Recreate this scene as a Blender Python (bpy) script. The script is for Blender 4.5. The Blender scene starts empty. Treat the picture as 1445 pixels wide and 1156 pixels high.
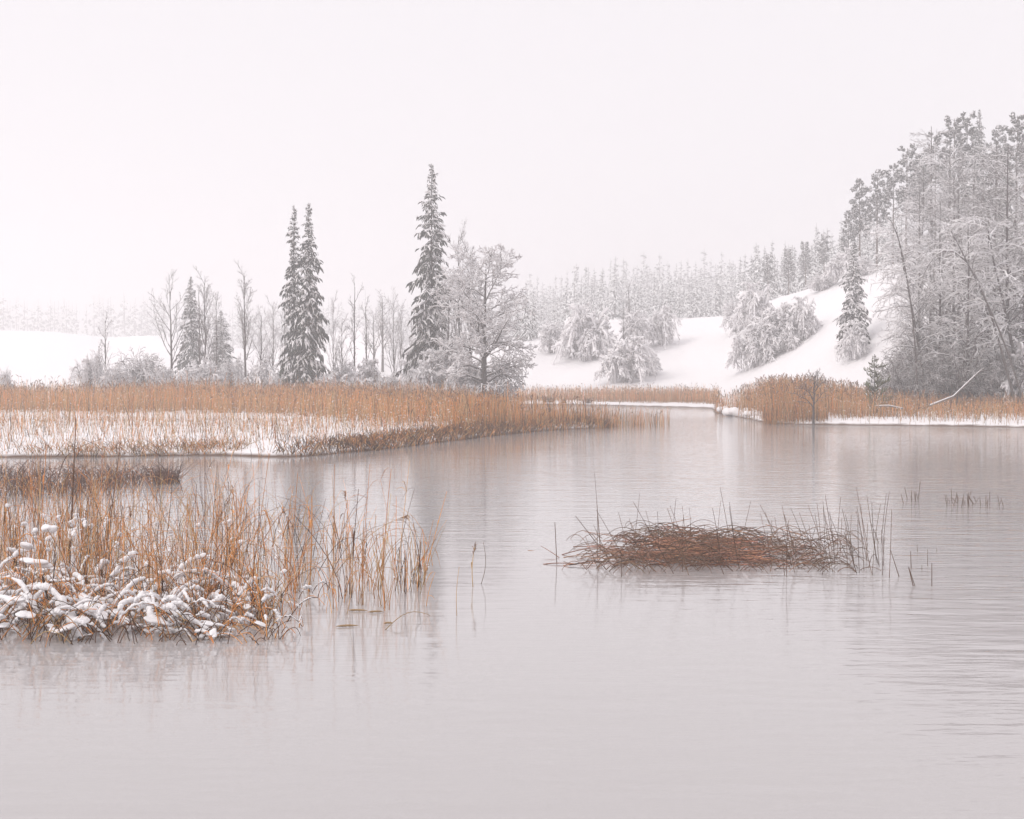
import bpy, math
import numpy as np

# ------------------------------------------------------------------ camera, sky, sun, exposure
SC = bpy.context.scene
COL = SC.collection
F, CX, CY, HZ, CAMZ = 1985.0, 722.5, 578.0, 530.0, 2.5      # focal length and principal point in photo pixels, eye height
PITCH = math.atan((CY - HZ) / F)

cam_d = bpy.data.cameras.new('camera')
cam = bpy.data.objects.new('camera', cam_d)
COL.objects.link(cam)
cam.location = (0, 0, CAMZ)
cam.rotation_euler = (math.pi / 2 - PITCH, 0, 0)
cam_d.sensor_width = 36
cam_d.lens = 36 * F / 1445
cam_d.clip_start = 0.1
cam_d.clip_end = 3000
SC.camera = cam

SUN_EL, SUN_AZ = math.radians(42), math.radians(-125)        # sun behind the cloud, high behind the left shoulder
world = bpy.data.worlds.new('World')
SC.world = world
world.use_nodes = True
wn, wl = world.node_tree.nodes, world.node_tree.links
wn.clear()
sky = wn.new('ShaderNodeTexSky')
sky.sky_type = 'NISHITA'
sky.sun_disc = False
sky.sun_elevation = SUN_EL
sky.sun_rotation = SUN_AZ
sky.air_density = 1.0
sky.dust_density = 4.0
hsv = wn.new('ShaderNodeHueSaturation')
hsv.inputs['Saturation'].default_value = 0.12
cloud = wn.new('ShaderNodeMix')                              # closed cloud deck over the clear sky
cloud.data_type = 'RGBA'
cloud.inputs['Factor'].default_value = 0.88
cloud.inputs['B'].default_value = (7.0, 6.72, 7.0, 1)
bg = wn.new('ShaderNodeBackground')
bg.inputs['Strength'].default_value = 0.1
wo = wn.new('ShaderNodeOutputWorld')
wl.new(sky.outputs['Color'], hsv.inputs['Color'])
wl.new(hsv.outputs['Color'], cloud.inputs['A'])
wl.new(cloud.outputs['Result'], bg.inputs['Color'])
wl.new(bg.outputs['Background'], wo.inputs['Surface'])

sun_d = bpy.data.lights.new('sun', 'SUN')
sun_d.energy = 1.2
sun_d.angle = math.radians(34)
sun_d.color = (1.0, 0.95, 0.9)
sun = bpy.data.objects.new('sun', sun_d)
COL.objects.link(sun)
sun.rotation_euler = (-(math.pi / 2 - SUN_EL), 0, -SUN_AZ)

SC.view_settings.view_transform = 'Standard'
SC.view_settings.look = 'None'
SC.view_settings.exposure = 0.52
SC.view_settings.gamma = 1.0
SC.view_settings.use_curve_mapping = False
SC.render.engine = 'CYCLES'
SC.cycles.max_bounces = 8
SC.cycles.diffuse_bounces = 3
SC.cycles.glossy_bounces = 3
SC.cycles.transmission_bounces = 2
SC.cycles.volume_bounces = 4
SC.cycles.use_denoising = True

# ------------------------------------------------------------------ helpers
RNG = np.random.default_rng(11)
Z = np.array([0, 0, 1.0])


def ray(px, py):
    u, v = (px - CX) / F, (CY - py) / F
    c, s = math.cos(PITCH), math.sin(PITCH)
    return np.array([u, c + v * s, -s + v * c])


def gp(px, py, z=0.0):
    """where the line of sight through a photo pixel meets height z"""
    d = ray(px, py)
    t = (z - CAMZ) / d[2]
    return np.array([d[0] * t, d[1] * t, z])


def at(px, py, Y):
    d = ray(px, py)
    return np.array([0, 0, CAMZ]) + d * (Y / d[1])


def norm(a):
    return a / np.maximum(np.linalg.norm(a, axis=-1, keepdims=True), 1e-9)


def frames(T):
    ref = np.where(np.abs(T[..., 2:3]) > 0.9, np.array([1.0, 0, 0]), Z)
    n1 = norm(np.cross(T, ref))
    return n1, np.cross(T, n1)


class MB:
    """collects quads and triangles with a colour per vertex; build() links them as one mesh object"""
    def __init__(s):
        s.v, s.c, s.q, s.t, s.n = [], [], [], [], 0

    def add(s, v, col, q=None, t=None):
        v = np.asarray(v, float).reshape(-1, 3)
        c = np.broadcast_to(np.asarray(col, float), (len(v), 3))
        s.v.append(v); s.c.append(c)
        if q is not None: s.q.append(np.asarray(q, np.int64).reshape(-1, 4) + s.n)
        if t is not None: s.t.append(np.asarray(t, np.int64).reshape(-1, 3) + s.n)
        s.n += len(v)

    def tubes(s, P, R, C, sides=3):
        """P (B,N,3) centre lines, R (B,N) radii, C colour (3,), (B,3) or (B,N,3)"""
        P = np.asarray(P, float); B, N, _ = P.shape
        if B == 0: return
        R = np.broadcast_to(np.asarray(R, float), (B, N))
        C = np.asarray(C, float)
        if C.ndim == 2: C = C[:, None, :]
        C = np.broadcast_to(C, (B, N, 3))
        T = norm(np.gradient(P, axis=1))
        n1, n2 = frames(T)
        a = np.arange(sides) * 2 * math.pi / sides
        V = P[:, :, None, :] + R[:, :, None, None] * (np.cos(a)[:, None] * n1[:, :, None, :] + np.sin(a)[:, None] * n2[:, :, None, :])
        b = (np.arange(B) * N * sides)[:, None, None]
        i = (np.arange(N - 1) * sides)[None, :, None]
        k = np.arange(sides)[None, None, :]
        k2 = (k + 1) % sides
        q = np.stack([b + i + k, b + i + k2, b + i + sides + k2, b + i + sides + k], -1)
        s.add(V, np.repeat(C[:, :, None, :], sides, 2).reshape(-1, 3), q=q)

    def mesh(s, name):
        V = np.concatenate(s.v); Cc = np.concatenate(s.c)
        q = np.concatenate(s.q) if s.q else np.zeros((0, 4), np.int64)
        t = np.concatenate(s.t) if s.t else np.zeros((0, 3), np.int64)
        me = bpy.data.meshes.new(name)
        me.vertices.add(len(V)); me.vertices.foreach_set('co', V.astype(np.float32).ravel())
        idx = np.concatenate([q.ravel(), t.ravel()])
        me.loops.add(len(idx)); me.loops.foreach_set('vertex_index', idx.astype(np.int32))
        tot = np.concatenate([np.full(len(q), 4), np.full(len(t), 3)])
        st = np.concatenate([[0], np.cumsum(tot)[:-1]]) if len(tot) else np.zeros(0)
        me.polygons.add(len(tot)); me.polygons.foreach_set('loop_start', st.astype(np.int32))
        me.polygons.foreach_set('use_smooth', np.ones(len(tot), bool))
        at_ = me.color_attributes.new('Col', 'FLOAT_COLOR', 'POINT')
        at_.data.foreach_set('color', np.c_[Cc, np.ones(len(Cc))].astype(np.float32).ravel())
        me.update(calc_edges=True)
        return me

    def build(s, name, mat, parent=None, loc=None):
        me = s.mesh(name)
        me.materials.append(mat)
        return link(name, me, parent, loc)


def link(name, data, parent=None, loc=None):
    o = bpy.data.objects.new(name, data)
    COL.objects.link(o)
    if parent is not None: o.parent = parent
    if loc is not None: o.location = loc
    return o


def tag(o, label=None, cat=None, group=None, kind=None):
    if label: o['label'] = label
    if cat: o['category'] = cat
    if group: o['group'] = group
    if kind: o['kind'] = kind
    return o


def copy_tree(o, parent=None):
    c = o.copy(); COL.objects.link(c)
    if parent is not None: c.parent = parent
    for ch in list(o.children): copy_tree(ch, c)
    return c


# ------------------------------------------------------------------ materials
def material(name):
    m = bpy.data.materials.new(name); m.use_nodes = True
    nt = m.node_tree
    return m, nt.nodes, nt.links, nt.nodes['Principled BSDF']


def noise(n, l, scale, detail=3, vec=None, rough=0.55):
    t = n.new('ShaderNodeTexNoise')
    t.inputs['Scale'].default_value = scale; t.inputs['Detail'].default_value = detail; t.inputs['Roughness'].default_value = rough
    if vec is not None: l.new(vec, t.inputs['Vector'])
    return t


def rng_map(n, l, src, a, b, c, d):
    r = n.new('ShaderNodeMapRange')
    for k, v in zip(('From Min', 'From Max', 'To Min', 'To Max'), (a, b, c, d)): r.inputs[k].default_value = v
    l.new(src, r.inputs['Value'])
    return r.outputs['Result']


def plant_material(name, rough, grain):
    m, n, l, p = material(name)
    a = n.new('ShaderNodeAttribute'); a.attribute_name = 'Col'
    tc = n.new('ShaderNodeTexCoord')
    nz = noise(n, l, grain, 3, tc.outputs['Object'])
    f = rng_map(n, l, nz.outputs['Fac'], 0.3, 0.7, 0.75, 1.25)
    mx = n.new('ShaderNodeVectorMath'); mx.operation = 'SCALE'
    l.new(a.outputs['Color'], mx.inputs[0]); l.new(f, mx.inputs['Scale'])
    l.new(mx.outputs['Vector'], p.inputs['Base Color'])
    p.inputs['Roughness'].default_value = rough
    p.inputs['Specular IOR Level'].default_value = 0.25
    return m


M_BARK = plant_material('bark', 0.85, 9)
M_NEEDLE = plant_material('needles', 0.8, 3)
M_REED = plant_material('dry_reed', 0.7, 14)
M_FAR = plant_material('frosted_conifer', 0.85, 2)


def snow_material(name, scale, dist, edge=False):
    m, n, l, p = material(name)
    p.inputs['Roughness'].default_value = 0.75
    p.inputs['Specular IOR Level'].default_value = 0.3
    tc = n.new('ShaderNodeTexCoord')
    nz = noise(n, l, scale, 5, tc.outputs['Object'])
    bp = n.new('ShaderNodeBump'); bp.inputs['Strength'].default_value = 0.9; bp.inputs['Distance'].default_value = dist
    l.new(nz.outputs['Fac'], bp.inputs['Height']); l.new(bp.outputs['Normal'], p.inputs['Normal'])
    mix = n.new('ShaderNodeMix'); mix.data_type = 'RGBA'
    mix.inputs['A'].default_value = (0.88, 0.855, 0.86, 1); mix.inputs['B'].default_value = (0.83, 0.81, 0.825, 1)
    l.new(nz.outputs['Fac'], mix.inputs['Factor'])
    out = mix.outputs['Result']
    if edge:                                   # wet dead grass and mud just above the waterline
        sp = n.new('ShaderNodeSeparateXYZ'); l.new(tc.outputs['Object'], sp.inputs[0])
        n2 = noise(n, l, 1.3, 4, tc.outputs['Object'])
        ad = n.new('ShaderNodeMath'); ad.operation = 'MULTIPLY_ADD'
        l.new(n2.outputs['Fac'], ad.inputs[0]); ad.inputs[1].default_value = -0.16; l.new(sp.outputs['Z'], ad.inputs[2])
        f = rng_map(n, l, ad.outputs[0], -0.05, 0.03, 1, 0)
        m2 = n.new('ShaderNodeMix'); m2.data_type = 'RGBA'
        l.new(f, m2.inputs['Factor']); l.new(out, m2.inputs['A']); m2.inputs['B'].default_value = (0.13, 0.08, 0.055, 1)
        out = m2.outputs['Result']
    l.new(out, p.inputs['Base Color'])
    return m


M_SNOW = snow_material('snow', 18, 0.02)
M_GROUND = snow_material('snow_field', 1.2, 0.09, edge=True)


def water_material():
    m, n, l, p = material('lake_water')
    p.inputs['Base Color'].default_value = (0.43, 0.408, 0.407, 1)       # silty, slushy winter water
    p.inputs['Roughness'].default_value = 0.03
    p.inputs['IOR'].default_value = 1.5
    tc = n.new('ShaderNodeTexCoord')
    def layer(sx, sy, detail, rot):
        mp = n.new('ShaderNodeMapping'); mp.inputs['Scale'].default_value = (sx, sy, 1); mp.inputs['Rotation'].default_value = (0, 0, rot)
        l.new(tc.outputs['Object'], mp.inputs['Vector'])
        t = noise(n, l, 1.0, detail, mp.outputs['Vector'], 0.5)
        return t.outputs['Fac']
    a = layer(1.9, 6.5, 2, 0.10)
    b = layer(5.0, 15.0, 2, -0.2)
    c = layer(0.7, 2.2, 2, 0.2)
    calm = layer(0.07, 0.12, 2, 0.4)                          # calm and ruffled patches
    k = rng_map(n, l, calm, 0.36, 0.60, 0.5, 1.1)
    sp = n.new('ShaderNodeSeparateXYZ'); l.new(tc.outputs['Object'], sp.inputs[0])
    br = rng_map(n, l, sp.outputs['X'], 0.5, 4.5, 0.0, 1.3)   # a breeze ruffles the open side of the lake
    kk = n.new('ShaderNodeMath'); kk.operation = 'ADD'; l.new(k, kk.inputs[0]); l.new(br, kk.inputs[1])
    s1 = n.new('ShaderNodeMath'); s1.operation = 'MULTIPLY_ADD'; l.new(b, s1.inputs[0]); s1.inputs[1].default_value = 0.22; l.new(a, s1.inputs[2])
    s2 = n.new('ShaderNodeMath'); s2.operation = 'MULTIPLY_ADD'; l.new(c, s2.inputs[0]); s2.inputs[1].default_value = 1.6; l.new(s1.outputs[0], s2.inputs[2])
    s3 = n.new('ShaderNodeMath'); s3.operation = 'MULTIPLY'; l.new(s2.outputs[0], s3.inputs[0]); l.new(kk.outputs[0], s3.inputs[1])
    bp = n.new('ShaderNodeBump'); bp.inputs['Strength'].default_value = 1.0; bp.inputs['Distance'].default_value = 0.0050
    l.new(s3.outputs[0], bp.inputs['Height']); l.new(bp.outputs['Normal'], p.inputs['Normal'])
    return m


M_WATER = water_material()

# ------------------------------------------------------------------ the lie of the land
SHORE = [gp(-900, 640)[:2], gp(-260, 646)[:2], gp(0, 646)[:2], gp(150, 645)[:2], gp(300, 643)[:2], gp(400, 646)[:2], gp(440, 644)[:2],
         gp(480, 640)[:2], gp(540, 635)[:2], gp(600, 627.5)[:2], gp(660, 620)[:2], gp(700, 615)[:2], gp(760, 609)[:2],
         gp(810, 606)[:2], gp(858, 604)[:2], gp(866, 602.5)[:2], gp(835, 600)[:2], gp(780, 597)[:2], gp(720, 595)[:2], gp(690, 592)[:2],
         gp(672, 586)[:2], gp(680, 576)[:2], gp(705, 571.5)[:2], gp(760, 571)[:2], gp(830, 572)[:2], gp(900, 573.5)[:2], gp(960, 575)[:2],
         gp(1003, 576.5)[:2], gp(1008, 583)[:2], gp(1030, 587)[:2], gp(1062, 594)[:2], gp(1090, 598)[:2], gp(1150, 600)[:2],
         gp(1240, 600.5)[:2], gp(1340, 602)[:2], gp(1445, 603.5)[:2], gp(1700, 606)[:2], gp(2600, 610)[:2]]
POLY = np.array(SHORE + [(700, 60), (700, 900), (-700, 900), (-700, 45)])


def shore_d(x, y):
    """signed distance to the waterline, positive on land"""
    x, y = np.asarray(x, float), np.asarray(y, float)
    best = np.full(x.shape, 1e9); ins = np.zeros(x.shape, bool)
    for (ax, ay), (bx, by) in zip(POLY, np.roll(POLY, -1, 0)):
        dx, dy = bx - ax, by - ay
        t = np.clip(((x - ax) * dx + (y - ay) * dy) / (dx * dx + dy * dy), 0, 1)
        best = np.minimum(best, np.hypot(x - ax - t * dx, y - ay - t * dy))
        c = ((ay > y) != (by > y)) & (x < dx * (y - ay) / (dy if dy else 1e-9) + ax)
        ins ^= c
    return np.where(ins, best, -best)


# crest of the hills: photo column, crest row, distance of foot and of crest
CREST = np.array([(-900, 472, 135, 210), (0, 471, 135, 210), (80, 473, 135, 210), (150, 481, 135, 210), (230, 478, 130, 205), (300, 494, 130, 200),
                  (380, 500, 130, 200), (470, 478, 130, 195), (507, 467, 130, 190), (545, 476, 128, 185), (590, 500, 128, 180), (640, 503, 128, 180),
                  (700, 485, 130, 185), (740, 474, 130, 185), (775, 473, 130, 185), (850, 456, 126, 185), (960, 456, 122, 185), (1030, 453, 118, 175),
                  (1090, 430, 112, 165), (1150, 411, 106, 158), (1200, 395, 103, 152), (1245, 384, 100, 148), (1310, 365, 98, 146), (1400, 335, 96, 145),
                  (1500, 310, 95, 145), (1700, 290, 95, 145), (2600, 280, 95, 145)], float)
CT = (CREST[:, 0] - CX) / F


def wob(x, y, s, seed):
    r = np.random.default_rng(seed); o = 0
    for k in range(5):
        a, ph = r.uniform(0, 6.28), r.uniform(0, 6.28); w = s * r.uniform(0.6, 1.7)
        o = o + np.sin((x * math.cos(a) + y * math.sin(a)) * w + ph)
    return o / 5


def ground(x, y):
    x, y = np.asarray(x, float), np.asarray(y, float)
    d = shore_d(x, y)
    z = np.where(d > 0, 0.24 * (1 - np.exp(-np.maximum(d, 0) / 0.5)) + 0.22 * np.clip(d / 14, 0, 1), -0.8 * (1 - np.exp(np.minimum(d, 0) / 1.5)))
    z = z + np.where(d > 0, np.minimum(d, 1), 0) * (0.07 * wob(x, y, 2.4, 3) + 0.09 * wob(x, y, 0.7, 4))
    yy = np.maximum(y, 20)
    t = x / yy
    py, yf, yc = (np.interp(t, CT, CREST[:, k]) for k in (1, 2, 3))
    zc = CAMZ + (HZ - py) / F * yc
    s = np.clip((y - yf) / (yc - yf), 0, 1)
    hill = zc * (s * s * (3 - 2 * s)) + np.clip(y - yc, 0, 90) * -0.015
    z = z + np.where(y > 60, hill * np.clip(d / 6, 0, 1), 0) + np.where(d > 0, 0.25 * s * wob(x, y, 0.16, 5), 0)
    return z


def hit(px, py, lo=60, hi=300):
    """first ground point on the line of sight through a photo pixel"""
    Y = np.linspace(lo, hi, 900)
    d = ray(px, py)
    X = d[0] / d[1] * Y; Zr = CAMZ + d[2] / d[1] * Y
    g = ground(X, Y)
    k = np.argmax(g >= Zr)
    return np.array([X[k], Y[k], g[k]])


def spot(px, Y):
    x = (px - CX) / F * Y
    return np.array([x, Y, float(ground(np.array([x]), np.array([Y]))[0])])


gx = np.r_[np.arange(-480, -90, 15), np.arange(-90, 90, 1.0), np.arange(90, 481, 15)]
gy = np.r_[np.arange(-60, 30, 10), np.arange(30, 128, 0.7), np.arange(128, 260, 2), np.arange(260, 741, 15)]
GX, GY = np.meshgrid(gx, gy)
g = MB()
ni, nj = len(gx), len(gy)
ii, jj = np.meshgrid(np.arange(ni - 1), np.arange(nj - 1))
b = jj * ni + ii
g.add(np.stack([GX, GY, ground(GX, GY)], -1), (1, 1, 1), q=np.stack([b, b + 1, b + ni + 1, b + ni], -1))
tag(g.build('snowy_ground', M_GROUND), kind='structure')

w = MB()
w.add([(-470, -58, 0), (470, -58, 0), (470, 170, 0), (-470, 170, 0)], (1, 1, 1), q=[(0, 1, 2, 3)])
tag(w.build('lake_water', M_WATER), kind='structure')

# haze: one closed box of even air round everything
hm = bpy.data.materials.new('haze_air'); hm.use_nodes = True
hn, hl = hm.node_tree.nodes, hm.node_tree.links
hn.clear()
pv = hn.new('ShaderNodeVolumePrincipled')
pv.inputs['Color'].default_value = (0.985, 0.975, 0.98, 1)
pv.inputs['Density'].default_value = 0.0030
pv.inputs['Anisotropy'].default_value = 0.3
ho = hn.new('ShaderNodeOutputMaterial')
hl.new(pv.outputs['Volume'], ho.inputs['Volume'])
hb = MB()
X0, X1, Y0, Y1, Z0, Z1 = -500, 500, -80, 760, -3, 46
hb.add([(X0, Y0, Z0), (X1, Y0, Z0), (X1, Y1, Z0), (X0, Y1, Z0), (X0, Y0, Z1), (X1, Y0, Z1), (X1, Y1, Z1), (X0, Y1, Z1)], (1, 1, 1),
       q=[(0, 3, 2, 1), (4, 5, 6, 7), (0, 1, 5, 4), (1, 2, 6, 5), (2, 3, 7, 6), (3, 0, 4, 7)])
hz_o = tag(hb.build('haze', hm), kind='stuff')
hz_o.data.polygons.foreach_set('use_smooth', np.zeros(6, bool))

# ------------------------------------------------------------------ growing trees
BARK = np.array([0.085, 0.07, 0.066]); TWIG = np.array([0.09, 0.067, 0.063]); SNOWC = np.array([0.9, 0.9, 0.9])


def sample(P, par, t):
    """points and tangents at parameter t along polylines P[par]"""
    N = P.shape[1]
    f = t * (N - 1); i = np.minimum(f.astype(int), N - 2); u = (f - i)[:, None]
    a, b = P[par, i], P[par, i + 1]
    return a + (b - a) * u, norm(b - a), i, u[:, 0]


def sprout(r, P, R, k, t0, t1, lenf, ang, N, lift=0.0, wig=0.15, rf=0.6, rmin=0.008, tip=0.35, taper=0.5, minlen=0.15):
    """k children along each parent polyline; lift bends them up (+) or down (-)"""
    B = len(P)
    par = np.repeat(np.arange(B), k)
    t = t0 + (t1 - t0) * ((np.tile(np.arange(k), B) + r.uniform(0, 1, B * k)) / k)
    S, T, i, u = sample(P, par, t)
    Rp = R[par, i] * (1 - u) + R[par, i + 1] * u
    n1, n2 = frames(T)
    az = np.tile(np.arange(k) * 2.4, B) + np.repeat(r.uniform(0, 6.28, B), k) + r.normal(0, 0.5, B * k)
    an = np.radians(r.normal(ang, ang * 0.18, B * k))[:, None]
    D = np.cos(an) * T + np.sin(an) * (np.cos(az)[:, None] * n1 + np.sin(az)[:, None] * n2)
    pl = np.linalg.norm(np.diff(P, axis=1), axis=-1).sum(1)[par]
    L = np.maximum(pl * lenf * (1 - taper * (t - t0) / max(t1 - t0, 1e-6)) * r.uniform(0.65, 1.25, B * k), minlen)
    out = np.zeros((B * k, N, 3)); out[:, 0] = S
    for j in range(1, N):
        out[:, j] = out[:, j - 1] + D * (L / (N - 1))[:, None]
        D = norm(D + Z * lift / (N - 1) + r.normal(0, wig, D.shape))
    r0 = np.maximum(Rp * rf, rmin)
    rad = np.maximum(r0[:, None] * np.linspace(1, tip, N)[None], rmin * 0.6)
    return out, rad, par


def stem(r, H, N, lean=(0, 0), wig=0.02, r0=0.15, r1=0.02, base=(0, 0, 0)):
    t = np.linspace(0, 1, N)
    P = np.zeros((1, N, 3)); P[0, :, 2] = H * t
    P[0, :, 0] = lean[0] * H * t + np.cumsum(r.normal(0, wig * H / N, N)); P[0, :, 1] = lean[1] * H * t + np.cumsum(r.normal(0, wig * H / N, N))
    P[0] -= P[0, 0]; P[0] += base
    P[0, 0, 2] -= 0.15
    R = (r0 + (r1 - r0) * t ** 0.8)[None]
    return P, R


def snow_on(mb, P, R, k=1.0, rmin=0.012, lo=0.25):
    """snow lying along the upper side of branches that are not too steep"""
    if len(P) == 0: return
    T = norm(np.gradient(P, axis=1))
    h = np.sqrt(np.clip(1 - T[..., 2] ** 2, 0, 1))
    keep = h.mean(1) > lo
    P, R, h = P[keep], R[keep], h[keep]
    if np.ndim(rmin): rmin = rmin[keep]
    rs = np.maximum(R * 0.9 * k, rmin * k) * (0.35 + 0.75 * h)
    mb.tubes(P + Z * (R * 0.75 + rs * 0.35)[..., None], rs, SNOWC)


def vary(r, c, n, s=0.2):
    return np.asarray(c) * (1 + r.normal(0, s, (n, 1))) * (1 + r.normal(0, 0.04, (n, 3)))


def finish(name, parts, loc=(0, 0, 0)):
    o = link(name, None, loc=loc)
    o.empty_display_size = 0.3
    for pn, (mb, mat) in parts.items():
        if mb.n: mb.build(pn, mat, o)
    return o


def bare_tree(seed, H, name='bare_tree', k1=16, t0=0.28, ang=38, len1=0.36, lift=0.55, k2=6, k3=4, wig=0.12, r0=0.14, lean=(0, 0), snow=0.8, wigt=0.03, taper=0.55, twig=0.011, pad=0.0, fine=True):
    r = np.random.default_rng(seed)
    tr, cr, sn = MB(), MB(), MB()
    P, R = stem(r, H, 14, lean, wigt, r0, 0.018)
    tr.tubes(P, R, BARK, 6)
    A, Ra, _ = sprout(r, P, R, k1, t0, 0.97, len1, ang, 8, lift, wig, 0.5, 0.02, 0.3, taper)
    tr.tubes(A, Ra, vary(r, BARK, len(A), 0.12), 4)
    Bp, Rb, _ = sprout(r, A, Ra, k2, 0.2, 0.98, 0.42, 38, 5, lift * 0.6, wig, 0.6, twig * 1.2, 0.4, 0.4)
    cr.tubes(Bp, Rb, vary(r, TWIG, len(Bp)), 3)
    Cp, Rc, _ = sprout(r, Bp, Rb, k3, 0.25, 1.0, 0.45, 36, 4, lift * 0.3, wig, 0.7, twig * 0.8, 0.5, 0.4)
    cr.tubes(Cp, Rc, vary(r, TWIG, len(Cp)), 3)
    for p, q, w_ in ((A, Ra, 1), (Bp, Rb, 0.5), (Cp, Rc, 0.1))[:3 if fine else 2]: snow_on(sn, p, q, snow, 0.012 + pad * w_)
    return finish(name, {'trunk': (tr, M_BARK), 'crown': (cr, M_BARK), 'snow': (sn, M_SNOW)})


def arch_bush(seed, H, name='snowy_bush', W=0.8, n=34, k2=9, k3=6, snow=1.6, droop=1.0, dark=1.0, trunk=0.0, pad=0.0):
    """many stems that rise from one root and arch over under their snow into a dome"""
    r = np.random.default_rng(seed)
    tr, cr, sn = MB(), MB(), MB()
    N = 10
    az = r.uniform(0, 6.28, n); sp = r.uniform(0.05, 1.0, n) ** 0.7
    hx = np.stack([np.cos(az), np.sin(az), 0 * az], -1)
    top = H * (1 - 0.45 * sp ** 2) * r.uniform(0.7, 1.05, n)          # each stem peaks on the dome and hangs down beyond it
    reach = H * W * sp * r.uniform(0.75, 1.1, n)
    t = np.linspace(0, 1, N)[None, :]
    rise = np.sin(np.clip(t * (1.0 + 0.95 * droop * sp[:, None]), 0, 2.05) * math.pi / 2)
    P = hx[:, None] * (reach[:, None] * t ** 1.3)[..., None] + Z * (top[:, None] * rise)[..., None]
    P += hx[:, None] * r.uniform(0, 0.10 * H, n)[:, None, None] + np.cumsum(r.normal(0, 0.02 * H / 3, P.shape), 1)
    lobes = 5; own = r.integers(0, lobes, n); la = r.uniform(0, 6.28, lobes)       # several root stools, each with its own dome
    lc = np.stack([np.cos(la), np.sin(la), 0 * la], -1) * (r.uniform(0.1, 0.5, lobes) * H * W)[:, None]; lh = r.uniform(0.55, 1.0, lobes); lh[0] = 1; lc[0] *= 0.3
    P *= lh[own][:, None, None] * np.array([0.8, 0.8, 1.0]); P += lc[own][:, None]
    P[:, 0, 2] = -0.1
    R = np.linspace(0.034, 0.016, N)[None] * (H / 4) ** 0.5 * r.uniform(0.7, 1.3, (n, 1))
    tr.tubes(P, R, vary(r, BARK * dark, n), 4)
    A, Ra, _ = sprout(r, P, R, k2, 0.25 + trunk, 1.0, 0.26, 45, 5, -1.1 * droop, 0.16, 0.6, 0.012, 0.4, 0.3)
    cr.tubes(A, Ra, vary(r, TWIG * dark, len(A)), 3)
    Bp, Rb, _ = sprout(r, A, Ra, k3, 0.1, 1.0, 0.5, 45, 3, -1.0 * droop, 0.16, 0.7, 0.010, 0.5, 0.3)
    cr.tubes(Bp, Rb, vary(r, TWIG * dark, len(Bp)), 3)
    snow_on(sn, P, R, snow, 0.012 + pad); snow_on(sn, A, Ra, snow, 0.012 + pad * r.uniform(0.3, 1.3, (len(A), 1))); snow_on(sn, Bp, Rb, snow, 0.012 + pad * 0.45)
    return finish(name, {'stems': (tr, M_BARK), 'crown': (cr, M_BARK), 'snow': (sn, M_SNOW)})


NEED = np.array([0.036, 0.043, 0.036])


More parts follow.
